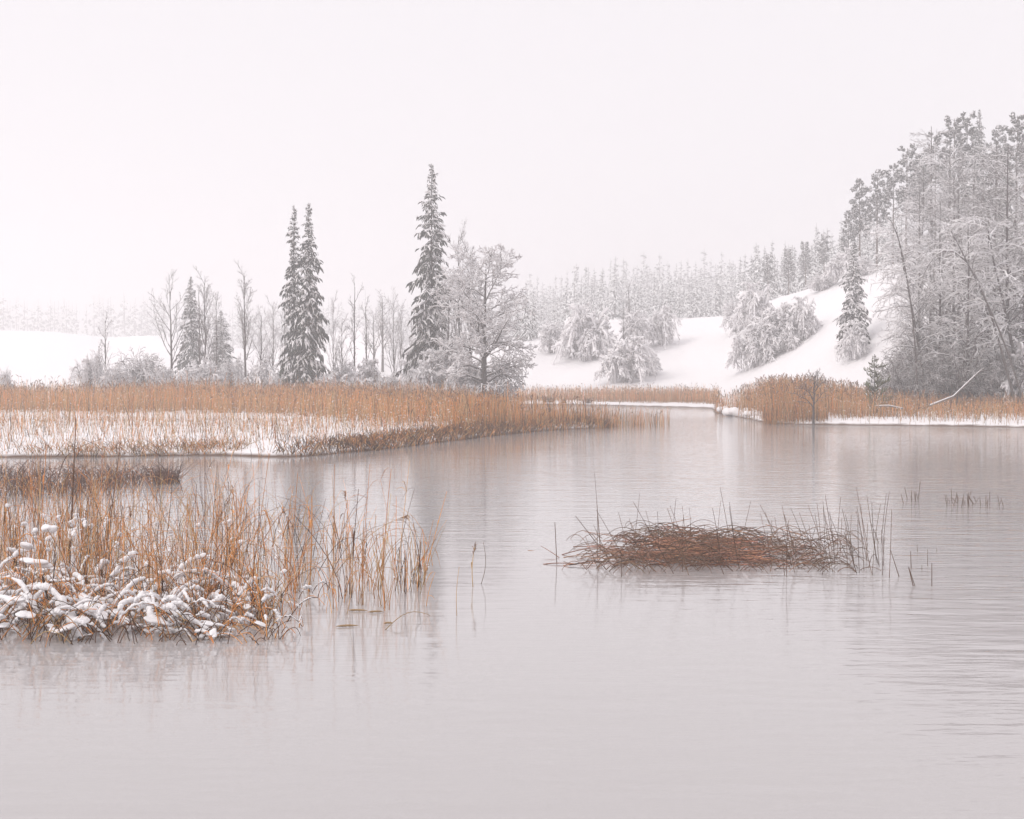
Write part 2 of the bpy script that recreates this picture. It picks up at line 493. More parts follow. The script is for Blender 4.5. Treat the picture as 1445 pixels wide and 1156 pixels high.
def conifer_parts(seed, H, W, whorl=0.34, per=6, fr=13, snow=0.5, droop=1.0, prof=0.85, t0=0.05, fl=0.5, ragged=0.25, sides=3, snowr=0.075, frr=1.0, need=NEED):
    """trunk, needle fronds and snow of a spruce: whorls of drooping branches hung with fronds"""
    r = np.random.default_rng(seed)
    tr, cr, sn = MB(), MB(), MB()
    P, R = stem(r, H, 12, (0, 0), 0.008, 0.16 * (H / 13), 0.015)
    tr.tubes(P, R, BARK * 0.8, 6)
    nz = int(H * (1 - t0) / whorl)
    tz = np.repeat(t0 + (1 - t0) * (np.arange(nz) / nz), per); n = len(tz)
    tz = np.clip(tz + r.normal(0, 0.3 * whorl / H, n), 0.01, 0.995)
    az = r.uniform(0, 6.28, n)
    lump = 1 + ragged * np.sin(az * 2 + tz * 23 + r.uniform(0, 6)) * 0.6
    L = np.maximum(W * (1 - tz) ** prof * r.uniform(1 - ragged * 1.6, 1.12, n) * lump, 0.10 + 0.1 * (tz < 0.97))
    L *= np.clip(0.55 + tz * 4, 0, 1)
    S, _, _, _ = sample(P, np.zeros(n, int), tz)
    N = 6
    el = np.radians(np.interp(tz, [0, 0.5, 0.85, 1], [-18, -12, 12, 45]) * droop) + r.normal(0, 0.12, n)
    D = np.stack([np.cos(az) * np.cos(el), np.sin(az) * np.cos(el), np.sin(el)], -1)
    Bp = np.zeros((n, N, 3)); Bp[:, 0] = S
    for j in range(1, N):
        Bp[:, j] = Bp[:, j - 1] + D * (L / (N - 1))[:, None]
        D = norm(D - Z * (0.75 * droop * (1 - tz * 0.75) * (0.30 if j < 4 else -0.35))[:, None])
    Rb = np.linspace(0.03, 0.008, N)[None] * np.clip(L, 0.3, 2)[:, None]
    cr.tubes(Bp, Rb, BARK * 0.7, 3)
    # fronds
    m = np.maximum((fr * np.clip(L / (W * 0.8), 0.25, 1)).astype(int), min(3, fr))
    par = np.repeat(np.arange(n), m); k = len(par)
    t = r.uniform(0.12, 1.0, k)
    Fs, Ft, _, _ = sample(Bp, par, t)
    side = norm(np.cross(Ft, Z)) * np.where(r.uniform(0, 1, k) < 0.5, 1, -1)[:, None]
    Df = norm(side * r.uniform(0.2, 0.9, k)[:, None] + Ft * r.uniform(0.2, 1.0, k)[:, None] - Z * (r.uniform(0.1, 1.1, k) * droop)[:, None])
    Lf = np.minimum(fl * np.clip(L[par], 0.12, 1.6) ** 0.8, L[par] * 0.9) * r.uniform(0.5, 1.3, k)
    Q = np.zeros((k, 3, 3)); Q[:, 0] = Fs
    Q[:, 1] = Fs + Df * (Lf * 0.5)[:, None]
    Q[:, 2] = Q[:, 1] + norm(Df - Z * 0.5 * droop) * (Lf * 0.5)[:, None]
    cr.tubes(Q, np.array([[0.03, 0.048, 0.010]]) * np.clip(Lf / 0.35, 0.5, 1.6)[:, None] * frr, vary(r, need, k, 0.28), sides)
    # snow: pads along the branches and dabs on the fronds
    keep = (r.uniform(0, 1, n) < 0.35 + snow * 0.6) & (L > 0.25)
    nb = keep.sum()
    a = r.uniform(0.15, 0.5, nb); e = np.clip(a + r.uniform(0.3, 0.65, nb), 0, 1)
    tt = a[:, None] + (e - a)[:, None] * np.linspace(0, 1, 5)[None]
    pts = np.stack([sample(Bp[keep], np.arange(nb), tt[:, j])[0] for j in range(5)], 1)
    rs = snowr * np.array([0.35, 1.0, 0.85, 1.05, 0.3])[None] * np.clip(L[keep], 0.5, 1.8)[:, None] ** 0.7 * r.uniform(0.6, 1.3, (nb, 5))
    sn.tubes(pts + Z * 0.05, rs, SNOWC, 5)
    ks = r.uniform(0, 1, k) < snow * 0.75
    Qs = Q[ks] + Z * 0.045
    sn.tubes(Qs, np.array([[0.03, 0.062, 0.016]]) * (snowr / 0.085) * np.clip(Lf[ks] / 0.4, 0.6, 1.4)[:, None], SNOWC, 3)
    return tr, cr, sn


def spruce(seed, H, W, name='spruce', **kw):
    tr, cr, sn = conifer_parts(seed, H, W, **kw)
    return finish(name, {'trunk': (tr, M_BARK), 'crown': (cr, M_NEEDLE), 'snow': (sn, M_SNOW)})


def merged(mbs):
    o = MB()
    for mb in mbs:
        v, c = np.concatenate(mb.v), np.concatenate(mb.c)
        o.add(v, c, q=np.concatenate(mb.q) if mb.q else None, t=np.concatenate(mb.t) if mb.t else None)
    return o


def pine(seed, H, name='pine', crown0=0.45, W=1.9, n=30, lean=(0, 0), snow=0.55):
    r = np.random.default_rng(seed)
    tr, cr, sn = MB(), MB(), MB()
    P, R = stem(r, H, 12, lean, 0.015, 0.17, 0.03)
    tr.tubes(P, R, np.array([0.12, 0.085, 0.07]), 6)
    A, Ra, _ = sprout(r, P, R, n, crown0, 0.99, W / H / 1.0, 62, 6, 0.15, 0.15, 0.4, 0.02, 0.4, 0.55)
    tr.tubes(A, Ra, BARK, 4)
    Bp, Rb, _ = sprout(r, A, Ra, 6, 0.35, 1.0, 0.5, 45, 4, 0.1, 0.15, 0.6, 0.012, 0.5, 0.3)
    cr.tubes(Bp, Rb, BARK, 3)
    Q, Rq, _ = sprout(r, Bp, Rb, 13, 0.2, 1.0, 0.5, 50, 3, 0.15, 0.2, 0.6, 0.01, 0.5, 0.1, 0.22)
    k = len(Q)
    cr.tubes(Q, np.array([[0.02, 0.055, 0.015]]) * r.uniform(0.8, 1.3, (k, 1)), vary(r, NEED * 0.95, k, 0.25), 3)
    Qs = Bp[r.uniform(0, 1, len(Bp)) < snow]
    sn.tubes(Qs + Z * 0.1, np.array([[0.05, 0.12, 0.13, 0.04]]) * r.uniform(0.6, 1.2, (len(Qs), 4)), SNOWC, 5)
    ks = r.uniform(0, 1, k) < snow * 0.8
    sn.tubes(Q[ks] + Z * 0.05, np.array([[0.02, 0.06, 0.015]]), SNOWC, 3)
    return finish(name, {'trunk': (tr, M_BARK), 'crown': (cr, M_NEEDLE), 'snow': (sn, M_SNOW)})


def put(proto, used, loc, rz, s, label, cat, group=None, sz=None, rx=0.0, ry=0.0):
    """the first call moves the prototype itself, later calls copy it with its parts"""
    o = proto if proto.name not in used else copy_tree(proto)
    used.add(proto.name)
    o.location = loc; o.rotation_euler = (rx, ry, rz); o.scale = (s, s, sz if sz else s)
    return tag(o, label, cat, group)


USED = set()


MEAS = {}


def measure(proto):
    if proto.name not in MEAS:
        V = []
        for ch in [c for p in [proto] for c in p.children] + [g for c in proto.children for g in c.children]:
            if ch.type == 'MESH':
                v = np.zeros(len(ch.data.vertices) * 3, np.float32); ch.data.vertices.foreach_get('co', v); V.append(v.reshape(-1, 3))
        V = np.concatenate(V)
        MEAS[proto.name] = (float(V[:, 2].max()), float(np.percentile(np.hypot(V[:, 0], V[:, 1]), 95)) * 2)
    return MEAS[proto.name]


def tree_to(proto, px, top, Y, label, cat, group=None, rz=None, wide=1.0, loc=None, width=None):
    """stand a tree so that it reaches photo row `top` at distance Y, optionally `width` photo columns across"""
    p = spot(px, Y) if loc is None else loc
    H0, W0 = measure(proto)
    h = CAMZ + (HZ - top) / F * p[1] - p[2]
    s = h / H0
    sxy = s * wide if width is None else width / F * p[1] / W0
    return put(proto, USED, p, RNG.uniform(0, 6.28) if rz is None else rz, sxy, label, cat, group, sz=s)

# ------------------------------------------------------------------ trees behind the reed bank
TWIN_A = spruce(21, 13, 1.15, whorl=0.26, per=9, fr=15, snow=0.5, ragged=0.33, prof=0.62, droop=1.2, fl=0.42)
TWIN_B = spruce(22, 13, 1.75, whorl=0.26, per=10, fr=18, snow=0.55, ragged=0.36, prof=0.75, droop=1.2, fl=0.42)
TALL = spruce(23, 15, 2.0, whorl=0.27, per=9, fr=17, snow=0.58, prof=0.60, droop=1.05, t0=0.14, fl=0.42, ragged=0.38)
LONE = spruce(24, 9, 1.45, whorl=0.24, per=9, fr=16, snow=0.7, prof=0.85, droop=1.2, fl=0.38, snowr=0.10)
tree_to(TWIN_A, 416, 290, 101, 'narrower of two dark spruces standing close together, its slim top a little lower', 'spruce', rz=0.4)
tree_to(TWIN_B, 436, 287, 100, 'fuller of two dark spruces standing close together, snow streaks on its drooping boughs', 'spruce', rz=1.9)
tree_to(TALL, 609, 232, 106, 'tallest dark spruce with pointed tip, beside the broad bare tree', 'spruce', rz=2.2)
tree_to(LONE, 1205, 343, 118, 'snow-laden spruce standing alone on the white slope near the forest edge', 'spruce', rz=0.3, wide=1.45, loc=hit(1204, 492))
tree_to(TWIN_B, 270, 390, 136, 'small grey spruce behind the bare trees, half faded in the mist', 'spruce', wide=1.25)
tree_to(TWIN_B, 312, 438, 140, 'low dark spruce at the foot of the hill behind thin bare trees', 'spruce', wide=2.0)

OAK_R = np.random.default_rng(8)


def broad_tree():
    r = OAK_R; H = 10.0
    root = link('bare_broad_tree', None)
    tr, sn = MB(), MB()
    P, R = stem(r, H, 14, (0.01, 0), 0.02, 0.27, 0.03)
    tr.tubes(P, R, BARK * 0.85, 8)
    tr.build('trunk', M_BARK, root)
    A1, Ra1, _ = sprout(r, P, R, 14, 0.14, 0.48, 0.40, 66, 9, -0.5, 0.17, 0.42, 0.04, 0.25, 0.25)
    A2, Ra2, _ = sprout(r, P, R, 21, 0.36, 0.97, 0.45, 50, 9, 0.3, 0.16, 0.5, 0.03, 0.25, 0.38)
    A, Ra = np.concatenate([A1, A2]), np.concatenate([Ra1, Ra2])
    B1, Rb, pb = sprout(r, A, Ra, 9, 0.18, 0.99, 0.42, 48, 6, 0.12, 0.18, 0.55, 0.02, 0.35, 0.45)
    C1, Rc, pc = sprout(r, B1, Rb, 6, 0.2, 1.0, 0.42, 46, 5, 0.05, 0.17, 0.6, 0.013, 0.4, 0.35)
    D1, Rd, pd = sprout(r, C1, Rc, 3, 0.3, 1.0, 0.5, 42, 3, 0.0, 0.15, 0.7, 0.010, 0.5, 0.3)
    rc = pb[pc]; rd = rc[pd]
    for k in range(len(A)):
        m = MB()
        m.tubes(A[k:k + 1], Ra[k:k + 1], BARK * 0.9, 5)
        for p, q, own in ((B1, Rb, pb), (C1, Rc, rc), (D1, Rd, rd)):
            s = own == k; m.tubes(p[s], q[s], vary(r, TWIG, s.sum()), 3)
        limb = m.build('limb', M_BARK, root)
        s2 = MB()
        for p, q, own in ((A, Ra, np.arange(len(A))), (B1, Rb, pb), (C1, Rc, rc), (D1, Rd, rd)): snow_on(s2, p[own == k], q[own == k], 0.9, 0.038)
        s2.build('snow', M_SNOW, limb)
    return root


OAK = broad_tree()
tree_to(OAK, 684, 345, 100, 'broad bare tree with a stout trunk and snow lining its crooked limbs', 'tree', rz=0.6, width=160)

UP = [bare_tree(31, 9, k1=15, ang=34, len1=0.42, k2=6, k3=3, lift=0.7, snow=0.6),
      bare_tree(32, 10, k1=22, ang=28, len1=0.30, k2=6, k3=4, lift=0.6, snow=0.7),
      bare_tree(33, 10, k1=20, t0=0.15, ang=26, len1=0.34, k2=7, k3=4, lift=0.5, snow=1.2, wigt=0.05),
      bare_tree(34, 8, k1=10, t0=0.3, ang=20, len1=0.25, k2=4, k3=2, lift=0.5, r0=0.09, snow=0.5)]
HT = [9, 10, 10, 8]
for k, px, top, Y, lab, wd in [
    (0, 243, 378, 104, 'bare forked tree standing by itself at the end of the tree row', 1.0),
    (1, 290, 374, 106, 'bushy-topped bare tree in front of the small grey spruce', 1.0),
    (3, 281, 400, 109, 'thin bare pole tree touching the small grey spruce', 1.2),
    (2, 306, 400, 112, 'frosted bare tree beside the low dark spruce', 0.8),
    (1, 346, 366, 103, 'tall slim bare tree halfway between small grey spruce and twin spruces', 0.9),
    (2, 368, 430, 105, 'short frosted tree, next after the tall slim one towards twin spruces', 1.1),
    (2, 386, 415, 118, 'pale frosted bare tree close behind the narrower twin spruce', 0.9),
    (1, 402, 405, 110, 'thin bare tree half hidden by the narrower twin spruce', 0.6),
    (2, 470, 408, 108, 'frosted bare tree close against the fuller twin spruce', 0.55),
    (2, 483, 440, 106, 'low frosted tree one step out from the fuller twin spruce', 1.0),
    (3, 501, 385, 104, 'tall bare pole tree standing free between twin and tallest spruces', 1.0),
    (3, 517, 415, 107, 'shorter bare pole tree beside the free-standing tall one', 1.0),
    (1, 540, 408, 150, 'dark twiggy tree at the edge of the snowy rise', 1.5),
    (2, 528, 430, 152, 'lower dark twiggy tree overhanging the snowy rise', 1.5),
    (2, 556, 402, 110, 'upright frosted tree in front of the dark twiggy trees', 0.7),
    (1, 566, 420, 114, 'frosted slender tree between dark twiggy trees and tallest spruce', 0.6),
    (2, 582, 440, 116, 'low pale frosted tree at the foot of the tallest spruce', 0.8),
    (2, 648, 306, 108, 'tall frosted multi-branched tree directly behind the broad bare tree', 0.75),
    (1, 664, 330, 107, 'upright frosted tree between tallest spruce and broad bare tree', 0.8),
    (2, 632, 380, 104, 'snow-covered tree leaning against the tallest spruce', 0.8),
    (3, 150, 438, 101, 'dark bare sapling rising out of the frosted bushes', 1.3),
    (3, 141, 478, 100, 'short crooked sapling beside the dark bare sapling', 1.6),
    (3, 888, 392, 0, 'thin bare stems rising above the snow-bent bush on the slope', 1.3),
    (3, 880, 420, 0, 'shorter bare stems beside the tallest stems on the slope', 1.3)]:
    tree_to(UP[k], px, top, Y, lab, 'tree', 'bare trees along the shore', wide=wd, loc=hit(px, 500) if Y == 0 else None)

BUSH = [arch_bush(41, 4, n=60, snow=1.2, k3=5, k2=8, pad=0.085), arch_bush(42, 4, n=64, W=0.9, snow=1.3, droop=1.05, k3=5, k2=8, pad=0.095), arch_bush(43, 5, n=46, W=0.5, snow=1.2, droop=1.0, k3=5, k2=9, pad=0.085),
        arch_bush(44, 3, n=40, W=0.9, snow=1.2, droop=0.55, k3=7, pad=0.012),
        arch_bush(45, 3, n=40, W=0.8, snow=0.55, droop=0.4, k3=7)]
for k, px, top, base, lab, wd in [
    (2, 786, 458, 500, 'small snow-bowed tree with a bare trunk on the slope', 46),
    (1, 826, 433, 512, 'large rounded snow-bowed bush with weeping branches', 76),
    (0, 806, 446, 506, 'snow-bowed bush squeezed behind the large rounded one', 44),
    (1, 888, 478, 543, 'dome of snow-bent twigs nearest the water below thin stems', 68),
    (0, 918, 497, 532, 'small drooping snowy bush touching the dome of snow-bent twigs', 34),
    (2, 902, 440, 500, 'tangled snowy bush behind the thin stems', 44),
    (1, 934, 436, 490, 'pale round snowy bush highest in the group of thin stems', 46),
    (1, 1062, 403, 470, 'tall pale snowy bush at the upper edge of the big thicket', 62),
    (0, 1040, 425, 470, 'pale snowy bush at the outer corner of the big thicket', 40),
    (1, 1098, 432, 500, 'rounded snowy bush in the middle of the big thicket', 66),
    (0, 1062, 462, 522, 'darkest low snowy bush at the foot of the big thicket', 62),
    (2, 1082, 452, 512, 'snowy bush with upright stems inside the big thicket', 50),
    (1, 1130, 424, 484, 'snowy dome overhanging the open slope beside the big thicket', 50),
    (0, 1112, 465, 498, 'small snowy bush tucked under the overhanging dome', 40),
    (1, 1192, 355, 400, 'round white bush on the ridge behind the lone spruce', 46),
    (0, 1160, 390, 412, 'small white bush on the ridge crest', 36),
    (1, 1207, 458, 508, 'snowy bush at the foot of the lone spruce', 40),
    (0, 1222, 368, 390, 'white bush on the ridge against the forest edge', 30)]:
    p = hit(px, base - 2)
    tree_to(BUSH[k], px, top - 7, 0, lab, 'bush', 'snow-bowed bushes on the hillside', width=wd * 1.04, loc=p)
for k, px, top, Y, lab, wd in [
    (3, 6, 514, 99, 'low twiggy bush cut off by the picture edge', 24),
    (3, 134, 488, 99, 'dark twiggy bush at the outer end of the shore thicket', 40),
    (3, 160, 505, 98, 'low frosted bush under the dark bare sapling', 36),
    (3, 196, 486, 101, 'widest grey frosted bush before the bare forked tree', 74),
    (3, 228, 508, 99, 'low pale bush at the foot of the bare forked tree', 40),
    (0, 266, 506, 103, 'white bush between the bare forked tree and its neighbours', 40),
    (0, 300, 500, 103, 'white bush below the bushy-topped bare tree', 44),
    (3, 332, 496, 104, 'grey bush below the tall slim bare tree', 44),
    (1, 368, 505, 103, 'rounded white bush before the twin spruces', 40),
    (0, 394, 512, 102, 'white bush touching the narrower twin spruce', 32),
    (0, 458, 522, 99, 'low white bush at the base of the fuller twin spruce', 44),
    (3, 486, 504, 103, 'grey bush at the foot of the tall bare pole tree', 36),
    (1, 516, 504, 102, 'round white bush between the two bare pole trees', 44),
    (3, 548, 520, 101, 'low grey bush under the dark twiggy trees', 40),
    (0, 594, 462, 112, 'tall white bush beside the tallest spruce', 50),
    (1, 622, 478, 104, 'dense white bush hiding the foot of the tallest spruce', 56),
    (0, 642, 464, 106, 'white bush between tallest spruce and broad bare tree', 44),
    (1, 655, 497, 101, 'grey-white bush just beside the broad tree trunk', 50),
    (0, 708, 512, 104, 'snowy bush beneath the drooping outer limbs of the broad tree', 40),
    (3, 575, 526, 99, 'lowest frosted bush by the reeds before the tallest spruce', 40)]:
    tree_to(BUSH[k], px, top, Y, lab, 'bush', 'frosted bushes along the reed bank', width=wd * 1.3)

# ------------------------------------------------------------------ far conifers
FAR = []
for k in range(4):
    kw = [dict(W=1.7, prof=0.9), dict(W=1.5, prof=0.75), dict(W=2.1, prof=0.95), dict(W=1.8, prof=0.8, ragged=0.4)][k]
    W_ = kw.pop('W')
    mb = merged(conifer_parts(60 + k, 12, W_, whorl=0.55, per=6, fr=8, snow=1.0, fl=0.75, droop=1.0, snowr=0.13, frr=1.5, **kw))
    me = mb.mesh('far_spruce'); me.materials.append(M_FAR); FAR.append(me)
r = np.random.default_rng(77)
fx = [735, 760, 800, 860, 930, 1000, 1040, 1080, 1120, 1160, 1200, 1260]
ft = [404, 398, 386, 377, 376, 372, 372, 358, 345, 334, 320, 300]
n = 0
for row, (Y, dt, step) in enumerate([(400, -2, 8), (355, 4, 9), (310, 12, 10), (255, 22, 11.5)]):
    px = 690.0 if row > 1 else 715.0
    while px < (1060 if row == 3 else 1275):
        Yj = Y + r.uniform(-9, 9)
        if px > 1040: Yj = min(Yj, 260 - row * 18)
        p = spot(px, Yj)
        top = np.interp(px, fx, ft) + dt + r.normal(0, 9) + (18 if px < 745 else 0)
        h = CAMZ + (HZ - top) / F * Yj - p[2]
        o = link('spruce', FAR[int(r.integers(4))], loc=p)
        s = h / 12
        o.scale = (s * r.uniform(0.75, 1.45),) * 2 + (s,); o.rotation_euler = (0, 0, r.uniform(0, 6.28))
        zn = int(np.searchsorted([770, 860, 950, 1050, 1150], px)); where_ = ['just past the broad bare tree', 'above the large rounded bush', 'behind the thin stems', 'over the open white slope', 'behind the big thicket', 'behind the ridge pines'][zn]
        what = ['palest back-row', 'pale', 'snow-dusted', 'front-row'][row]
        tag(o, what + ' conifer of the misty forest ' + where_, 'conifer', what + ' misty conifers ' + where_)
        px += step * r.uniform(0.45, 1.55); n += 1
for px, top, Y, lab in [(742, 398, 170, 'taller faint conifer peeping past the outer limbs of the broad bare tree'), (752, 410, 172, 'outermost faint conifer past the broad bare tree'), (730, 420, 175, 'lowest faint conifer half behind the broad bare tree')]:
    p = spot(px, Y); o = link('spruce', FAR[0], loc=p); h = CAMZ + (HZ - top) / F * Y - p[2]; o.scale = (h / 12,) * 3
    tag(o, lab, 'conifer', 'faint conifers past the broad tree')
# far-off wood on the skyline: one mass nobody could count
cheap = merged(conifer_parts(70, 14, 2.4, whorl=1.9, per=4, fr=1, snow=0.8, fl=2.6, frr=4.0, droop=1.0, snowr=0.3))
cv, cc, cq = np.concatenate(cheap.v), np.concatenate(cheap.c), np.concatenate(cheap.q)
wood = MB()
for k in range(270):
    Y = r.uniform(520, 600); px = r.uniform(-260, 760)
    p = spot(px, Y); top = np.interp(px, [-200, 0, 60, 230, 300, 420, 520, 760], [418, 420, 424, 422, 432, 430, 425, 408]) + r.normal(0, 5)
    h = CAMZ + (HZ - top) / F * Y - p[2]; a = r.uniform(0, 6.28); s = h / 14
    R_ = np.array([[math.cos(a) * 1.3, -math.sin(a) * 1.3, 0], [math.sin(a) * 1.3, math.cos(a) * 1.3, 0], [0, 0, 1]]) * s
    wood.add(cv @ R_.T + p, cc, q=cq)
tag(wood.build('distant_forest', M_FAR), 'distant conifer wood almost lost in the mist', None, kind='stuff')

# ------------------------------------------------------------------ forest on the near hillside
PINE = [pine(81, 14), pine(82, 13, crown0=0.35, W=1.7, n=34), pine(83, 15, crown0=0.55, W=2.1, n=28)]
PH = [14, 13, 15]
for k, px, top, Y, lab in [
    (1, 1212, 250, 150, 'dark pine first in the row on the ridge beyond the lone spruce'),
    (0, 1236, 238, 152, 'tall pine second in the row on the ridge beyond the lone spruce'),
    (1, 1196, 300, 158, 'smaller pine below the first ridge pine'),
    (2, 1259, 232, 148, 'slim pine third in the row on the ridge'),
    (0, 1277, 204, 145, 'tufted pine top standing clear just outside the tall forest'),
    (1, 1344, 164, 140, 'snowy pine crown on the skyline of the tall forest'),
    (2, 1362, 158, 141, 'dark pine crown beside the highest spire of the forest'),
    (0, 1405, 176, 143, 'pine crown in the dip of the forest skyline'),
    (1, 1432, 160, 132, 'darkest dense pine at the picture edge of the forest skyline'),
    (0, 1452, 166, 134, 'pine leaning out past the picture edge beside the darkest pine'),
    (2, 1318, 185, 146, 'hazy pine behind the pale frosted birches'),
    (1, 1296, 215, 150, 'hazy pine deep behind the forest edge'),
    (1, 1385, 215, 128, 'dark pine half buried among frosted crowns'),
    (0, 1350, 240, 126, 'dark green pine showing through frosted crowns'),
    (2, 1480, 170, 138, 'pine just outside the picture edge'),
    (1, 1520, 180, 130, 'farthest pine outside the picture edge'),
    (0, 1083, 358, 178, 'pine on the ridge behind the big thicket'),
    (1, 1112, 350, 176, 'second pine on the ridge behind the big thicket'),
    (1, 1136, 340, 172, 'third pine on the ridge behind the big thicket'),
    (0, 1162, 330, 166, 'fourth pine on the ridge, nearest the lone spruce')]:
    tree_to(PINE[k], px, top, Y, lab, 'pine', 'pines on the hill')
tree_to(TALL, 1379, 156, 139, 'highest spire-shaped spruce on the forest skyline', 'spruce', wide=0.9)
tree_to(TWIN_B, 1415, 190, 136, 'dark spruce between skyline pines', 'spruce', wide=1.0)

BIR = [bare_tree(91, 15, 'birch', k1=44, t0=0.22, ang=55, len1=0.21, lift=-0.5, k2=8, k3=5, wig=0.13, r0=0.18, snow=0.65, wigt=0.02, pad=0.022, fine=False, taper=0.6),
       bare_tree(92, 14, 'birch', k1=40, t0=0.15, ang=50, len1=0.24, lift=-0.8, k2=8, k3=5, wig=0.15, r0=0.17, snow=0.8, wigt=0.03, pad=0.025, taper=0.5),
       bare_tree(93, 16, 'birch', k1=40, t0=0.35, ang=45, len1=0.2, lift=0.2, k2=8, k3=6, wig=0.15, r0=0.17, snow=0.7, wigt=0.02, pad=0.022, fine=False, taper=0.5),
       bare_tree(94, 13, 'birch', k1=34, t0=0.3, ang=60, len1=0.26, lift=-1.1, k2=9, k3=5, wig=0.12, r0=0.15, lean=(-0.22, -0.05), snow=1.1, wigt=0.03, taper=0.4, pad=0.035)]
BHT = [15, 14, 16, 13]
for k, px, top, Y, lab, rz, wd in [
    (0, 1422, 205, 84, 'tall dark-trunked birch standing in front of the forest', 0.3, 1.0),
    (3, 1312, 310, 86, 'leaning birch at the forest edge, crown over the slope', 0.0, 0.9),
    (1, 1296, 330, 90, 'twiggy low-crowned birch first at the forest edge', 1.0, 0.8),
    (2, 1326, 270, 88, 'slim frosted birch behind the leaning birch', 2.0, 0.9),
    (0, 1345, 255, 92, 'frosted birch between the leaning birch and the tall dark trunk', 2.5, 1.0),
    (1, 1365, 290, 82, 'dense twiggy birch left of the tall dark trunk', 4.0, 1.0),
    (2, 1392, 235, 86, 'upright frosted birch just behind the tall dark trunk', 5.0, 0.9),
    (3, 1445, 300, 83, 'bowed birch sweeping over from the picture edge', 0.2, 1.2),
    (1, 1442, 240, 87, 'frosted birch at the picture edge of the forest', 3.0, 1.0),
    (0, 1470, 230, 85, 'birch beyond the picture edge next to the forest', 1.0, 1.0),
    (2, 1505, 220, 88, 'second birch beyond the picture edge', 1.5, 1.0),
    (1, 1550, 230, 86, 'third birch beyond the picture edge', 2.5, 1.0),
    (0, 1315, 180, 118, 'palest tall frosted crown at the outer corner of the forest top', 1.2, 1.1),
    (2, 1300, 225, 114, 'pale frosted crown under the outer corner of the forest top', 0.2, 1.1),
    (1, 1335, 200, 112, 'pale frosted crown beside the skyline pines', 2.2, 1.2),
    (2, 1352, 215, 108, 'greyish frosted crown in the middle of the forest', 3.2, 1.1),
    (1, 1372, 205, 116, 'frosted crown below the highest spire', 0.9, 1.2),
    (0, 1400, 200, 112, 'frosted crown below the dip in the forest skyline', 4.1, 1.1),
    (2, 1430, 215, 106, 'frosted crown in front of the darkest pine', 5.2, 1.1),
    (1, 1298, 262, 110, 'pale low frosted crown over the ridge end', 5.0, 1.1),
    (0, 1465, 205, 110, 'frosted crown beyond the picture edge', 2.0, 1.1),
    (1, 1500, 200, 114, 'second frosted crown beyond the picture edge', 3.0, 1.2),
    (1, 1310, 330, 98, 'short frosted birch deep inside the forest edge', 3.3, 1.2),
    (0, 1355, 320, 98, 'frosted birch deep behind the dense twiggy birch', 1.3, 1.2),
    (1, 1410, 310, 97, 'frosted birch deep behind the tall dark trunk', 2.3, 1.2)]:
    tree_to(BIR[k], px, top, Y, lab, 'birch', 'frosted birches of the forest', rz=rz, wide=wd)
for k, px, top, Y, lab in [
    (4, 1262, 490, 84, 'dark brushwood first under the forest edge'), (4, 1285, 480, 86, 'snowy brushwood below the leaning birch'),
    (4, 1310, 470, 83, 'dark brushwood below the slim frosted birch'), (4, 1335, 475, 85, 'snowy brushwood around the fallen branch'),
    (4, 1358, 460, 82, 'dark brushwood above the fallen branch'), (4, 1384, 470, 84, 'snowy brushwood before the tall dark trunk'),
    (4, 1408, 465, 82, 'dark brushwood at the tall dark trunk'), (1, 1436, 470, 83, 'snowy brushwood at the picture edge'),
    (4, 1460, 460, 83, 'dark brushwood beyond the picture edge'), (4, 1295, 440, 92, 'grey thicket behind the leaning birch'),
    (4, 1340, 430, 92, 'grey thicket deep in the forest'), (4, 1390, 430, 90, 'grey thicket behind the tall dark trunk'), (4, 1432, 430, 90, 'grey thicket behind the bowed birch')]:
    tree_to(BUSH[k], px, top, Y, lab, 'brushwood', 'brushwood under the forest', wide=0.9)


def bowed_trunk(pts, r0, label):
    """a young trunk bent over by snow, given by points in space"""
    P = np.array(pts); t = np.linspace(0, 1, 12); s = np.linspace(0, 1, len(P))
    P = np.stack([np.interp(t, s, P[:, k]) for k in range(3)], -1)
    for _ in range(3): P[1:-1] = (P[:-2] + P[1:-1] * 2 + P[2:]) / 4
    o = P[0].copy(); P = (P - o)[None]; R = np.linspace(r0, 0.02, 12)[None]
    rr = np.random.default_rng(int(o[0] * 100)); tr, cr, sn = MB(), MB(), MB()
    tr.tubes(P, R, BARK * 1.1, 6)
    A, Ra, _ = sprout(rr, P, R, 16, 0.4, 1.0, 0.2, 55, 5, -0.8, 0.15, 0.5, 0.014, 0.4, 0.3)
    B1, Rb, _ = sprout(rr, A, Ra, 6, 0.2, 1.0, 0.4, 45, 4, -0.6, 0.15, 0.7, 0.011, 0.5, 0.3)
    cr.tubes(A, Ra, TWIG, 3); cr.tubes(B1, Rb, TWIG, 3)
    snow_on(sn, P, R, 1.1, lo=0.1); snow_on(sn, A, Ra, 1.4); snow_on(sn, B1, Rb, 1.4)
    tag(finish('bowed_tree', {'trunk': (tr, M_BARK), 'crown': (cr, M_BARK), 'snow': (sn, M_SNOW)}, o), label, 'tree', 'trees bowed by snow')


bowed_trunk([spot(1436, 80), at(1410, 480, 80), at(1385, 395, 80), at(1352, 345, 79), at(1318, 352, 79), at(1302, 390, 78.5)], 0.075, 'thin trunk bent over in an arch by snow, before the forest')
bowed_trunk([spot(1448, 79), at(1425, 500, 79), at(1395, 430, 79), at(1355, 350, 78), at(1340, 322, 78)], 0.06, 'straight thin trunk leaning steeply across the forest front')
bowed_trunk([spot(1296, 82), at(1292, 480, 82), at(1282, 400, 82), at(1268, 330, 82), at(1256, 310, 81)], 0.055, 'slender trunk leaning out of the forest towards the slope')

